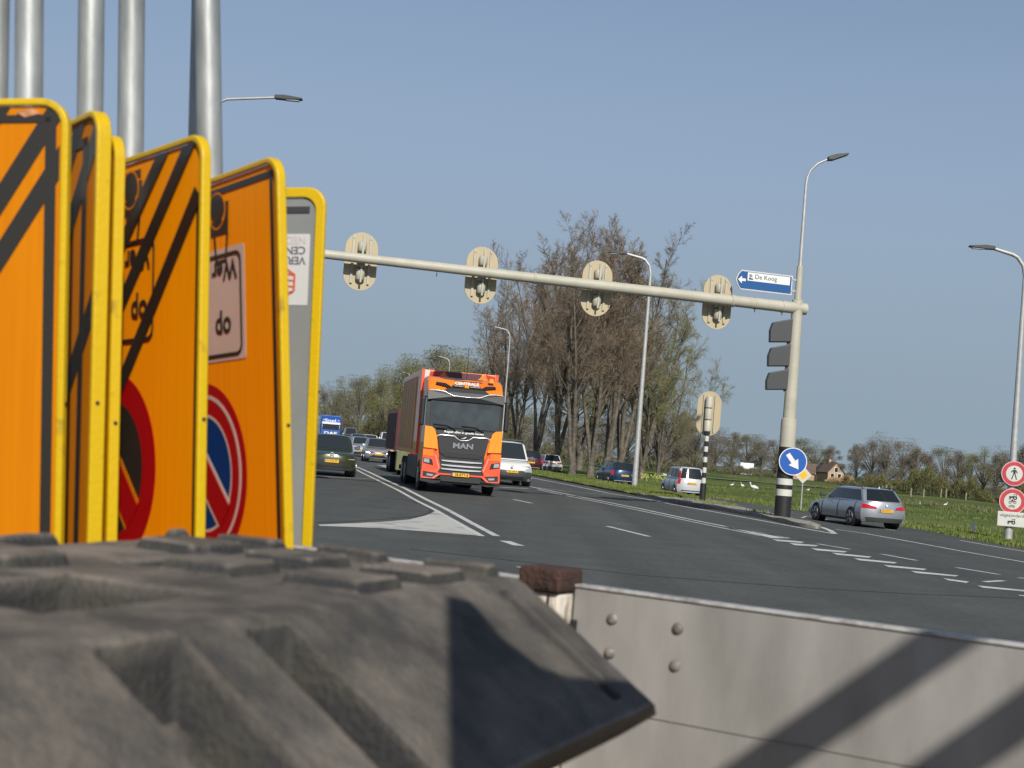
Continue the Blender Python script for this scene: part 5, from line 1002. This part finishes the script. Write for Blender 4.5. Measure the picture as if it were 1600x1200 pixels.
# third orange sign
W3 = .74; S3T, S4T = -50, -52
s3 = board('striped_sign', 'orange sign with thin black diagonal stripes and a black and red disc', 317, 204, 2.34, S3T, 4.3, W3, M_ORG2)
def circ_sign(t, cx, cz, Rr, inner, W_, rim=None):
    if rim: MB().ring((cx, cz), Rr, Rr*1.06, .0044, .0050, 56).build('disc_rim', rim, t)
    MB().ring((cx, cz), Rr*.70, Rr, .0044, .0050, 56).build('disc_ring', M_SRED, t); 
    if rim: MB().ring((cx, cz), Rr*.885, Rr*.93, .0036, .0042, 56).build('disc_line', M_STICK, t); MB().ring((cx, cz), Rr*.665, Rr*.70, .0044, .0050, 56).build('disc_line', M_STICK, t)
    MB().disc((cx, cz), Rr*.66 if rim else Rr*.70, .0044, .0050, 48).build('disc_field', inner, t)
    b = MB(); q = Rr*.72*.7071; w_ = Rr*.12
    b.prism([(cx-q-w_, cz+q-w_), (cx-q+w_, cz+q+w_), (cx+q+w_, cz-q+w_), (cx+q-w_, cz-q-w_)], .0030, .0036); b.build('disc_bar', M_SRED, t)
    b = MB(); w2 = w_*1.28
    b.prism([(cx-q*.95-w2, cz+q*.95-w2), (cx-q*.95+w2, cz+q*.95+w2), (cx+q*.95+w2, cz-q*.95+w2), (cx+q*.95-w2, cz-q*.95-w2)], .0037, .0043); b.build('disc_bar_edge', M_STICK if rim else M_ORG, t)
circ_sign(s3, D3-.37, LL-.565, .172, M_SBLK, W3)
b = MB(); 
for x0, z0, x1, z1 in [(D3-.172, LL-.0, D3-.72, LL-.50), (D3-.075, LL-.0, D3-.70, LL-.62), (D3-.055, LL-.10, D3-.60, LL-.70)]:
    q = clip([(x0-.011, z0+.011), (x0+.011, z0-.011), (x1+.011, z1-.011), (x1-.011, z1+.011)], -W3+.0145, -.0145, .0145, LL-.0145); b.prism(q, .0020, .0026)
b.build('stripe', M_SBLK, s3)
mark(s3, [(-W3+.05, LL-.042), (-.24, LL-.042), (-.24, LL-.028), (-W3+.05, LL-.028)], .0006, M_SBLK, 'border', W3, LL); mark(s3, [(-.026, .05), (-.018, .05), (-.018, LL-.10), (-.026, LL-.10)], .0006, M_SBLK, 'border', W3, LL)
pictogram(s3, D3-.315, LL-.090, .14, W3)
def frame_outline(t, x0, x1, z0, z1, ma, w_=.006, y=.0025):
    a, c = rrect(x0, x1, z0, z1, .02), rrect(x0+w_, x1-w_, z0+w_, z1-w_, .016); n_ = len(a); b = MB()
    for i in range(n_): j = (i+1) % n_; b.prism([a[i], a[j], c[j], c[i]], y, y+.0006)
    b.build('panel_outline', ma, t)
frame_outline(s3, D3-.56, D3-.213, LL-.338, LL-.155, M_SBLK); text('lettering', 'Wer', .052, M_SBLK, s3, TX(D3-.232, .003, LL-.188, 1), ext=.0004, align='LEFT', bold=.001); text('lettering', 'op', .062, M_SBLK, s3, TX(D3-.238, .003, LL-.285, 1), ext=.0004, align='LEFT', bold=.001)
# fourth orange sign
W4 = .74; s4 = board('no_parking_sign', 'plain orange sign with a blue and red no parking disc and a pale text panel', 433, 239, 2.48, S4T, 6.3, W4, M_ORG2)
circ_sign(s4, D4-.350, LL-.562, .162, M_SBLU, W4, M_SRED)
mark(s4, rrect(-.55, D4-.172, LL-.352, LL-.140, .006), .0004, M_STICK, 'text_panel', W4, LL); frame_outline(s4, D4-.54, D4-.182, LL-.344, LL-.150, M_SBLK, .006, .0026)
text('lettering', 'Wer', .052, M_SBLK, s4, TX(D4-.200, .0030, LL-.180, 1), ext=.0004, align='LEFT', bold=.001); text('lettering', 'op', .062, M_SBLK, s4, TX(D4-.225, .0030, LL-.290, 1), ext=.0004, align='LEFT', bold=.001)
mark(s4, [(-.036, .05), (-.024, .05), (-.026, LL-.025), (-.038, LL-.025)], .0006, M_SBLK, 'border', W4, LL); mark(s4, [(-W4+.05, LL-.036), (-.026, LL-.036), (-.026, LL-.024), (-W4+.05, LL-.024)], .0006, M_SBLK, 'border', W4, LL)
pictogram(s4, D4-.275, LL-.095, .14, W4)
# grey back of the last sign
W5 = .42; s5 = board('grey_sign_back', 'grey sign with a yellow frame and a white sticker, farthest right in the stack', 509, 292, 3.3, -15, 2.6, W5, M_SGREY, L_=1.3, fr=.024, dep=.014); L5 = 1.3
MB().prism([(-W5+.04, L5-.06), (-.04, L5-.06), (-.04, L5-.045), (-W5+.04, L5-.045)], .003, .0055).build('dark_strip', M_DGREY, s5)  # dark grey strip across the sign, below the top frame
q = MB().prism(rrect(-.26, -.036, L5-.278, L5-.110, .003), .0048, .0054).build('sticker', mat('white_sticker', (.50, .50, .48), .5, var=.03), s5)
INK = mat('sticker_ink', (.10, .10, .12), .5)
for s, z, c in (('NEDERLAND', .124, mat('sticker_pale_ink', (.45, .40, .40), .5)), ('CENTRALE', .148, INK), ('VERKEERS', .172, INK)): text('lettering', s, .026, c, q, TX(-.046, .0044, L5-z, 1), align='LEFT', ext=.0003, bold=.0006)
b = MB(); cx, cz = -.100, L5-.225
hexp = [(cx+.036*math.cos(R(a)), cz+.040*math.sin(R(a))) for a in range(30, 390, 60)]; hexi = [(cx+.030*math.cos(R(a)), cz+.034*math.sin(R(a))) for a in range(30, 390, 60)]
for i in range(6): b.prism([hexp[i], hexp[(i+1) % 6], hexi[(i+1) % 6], hexi[i]], .0036, .0044)
for k in range(4): b.prism([(cx-.024, cz-.018+k*.014), (cx+.026, cz-.026+k*.014), (cx+.026, cz-.022+k*.014), (cx-.024, cz-.014+k*.014)], .0036, .0044)
b.build('logo', mat('sticker_orange', (.50, .10, .03), .5), q)
# galvanised poles
def gpole(px0, py0, px1, py1, d, rad, label, d1=None):
    a, b_ = P(px0, py0, d1 or d), P(px1, py1, d); dr = (a-b_).normalized(); t_ = (.88-b_.z)/dr.z; base = b_+dr*t_; L_ = 3.4-.88
    t = thing('sign_pole', label, 'steel pole', base, 0, 'galvanised sign poles standing on the trailer'); t.rotation_euler = dr.to_track_quat('Z', 'Y').to_euler()
    ln = 2.75; MB().tube([(0, 0, 0), (0, 0, ln)], rad, 36, caps=False).build('tube', M_GALV, t, smooth=60); MB().tube([(0, 0, ln), (0, 0, ln+.01)], [rad*1.02, rad*.9], 30).build('end_cap', M_DGREY, t)
gpole(-6, 0, -9, 155, 2.42, .0225, 'galvanised pole cut by the left edge of the picture')
gpole(46, 0, 45, 150, 2.40, .0235, 'galvanised pole behind the frontmost striped sign, second from the left')
gpole(143, 0, 141, 160, 2.58, .0235, 'galvanised pole rising behind the second striped sign')
gpole(206, 0, 204, 218, 2.88, .0265, 'galvanised pole rising between the second and the central striped sign')
gpole(318, 0, 313, 205, 3.35, .028, 'slightly leaning galvanised pole half hidden behind the rightmost pole')
gpole(324, 0, 328, 250, 2.95, .0265, 'rightmost galvanised pole, behind the no parking sign')
# added unseen rack: tubes shade the side board, plate shades the ballast block
k = 2.7
def onboard(px, py):
    d = ray(px, py); n_ = Vector((-BD.y, BD.x, 0)); t_ = (A0.dot(n_))/(d.dot(n_)); return Vector((0, 0, CH))+d*t_
pts = [(onboard(1185, 1200), onboard(1475, 1000)), (onboard(1480, 1200), onboard(1610, 1110))]
rk = thing('shadow_rack', 'added steel rack with two slanting tubes, out of view, casting shadows on the trailer', 'rack', (1.9, .8, .86))
for a, b_ in pts:
    a2, b2 = a+sv*k, b_+sv*k; dr = (b2-a2).normalized(); MB().tube([a2-dr*.35-Vector((1.9, .8, .86)), b2+dr*1.0-Vector((1.9, .8, .86))], .036, 20).build('shadow_tube', M_GALV, rk, smooth=50)
MB().tube([(0, 0, 0), (0, 0, 2.4)], .04, 16).build('post', M_GALV, rk, smooth=50)
rel = []
for px, py, zz in [(690, 965, 1.37), (740, 940, 1.39), (800, 985, 1.37), (880, 1040, 1.34), (1060, 1060, 1.30), (1060, 1130, 1.28), (760, 1230, 1.27), (700, 1230, 1.28)]:
    d = ray(px, py); q = Vector((0, 0, CH))+d*((zz-CH)/d.z)+sv*1.25; rel.append(q-Vector((1.9, .8, .86)))
n_ = len(rel); MB().add(rel+[q+Vector((0, 0, .012)) for q in rel], [tuple(range(n_)), tuple(range(2*n_-1, n_-1, -1))]+[(i, n_+i, n_+(i+1) % n_, (i+1) % n_) for i in range(n_)]).build('plate', M_GALV, rk)  # added plate, outlined to cast the dark patch on the ballast block
cen = sum(rel, Vector())/n_; MB().tube([cen+Vector((0, 0, .02)), Vector((0, 0, cen.z+.02))], .018, 10).build('bracket_arm', M_GALV, rk)
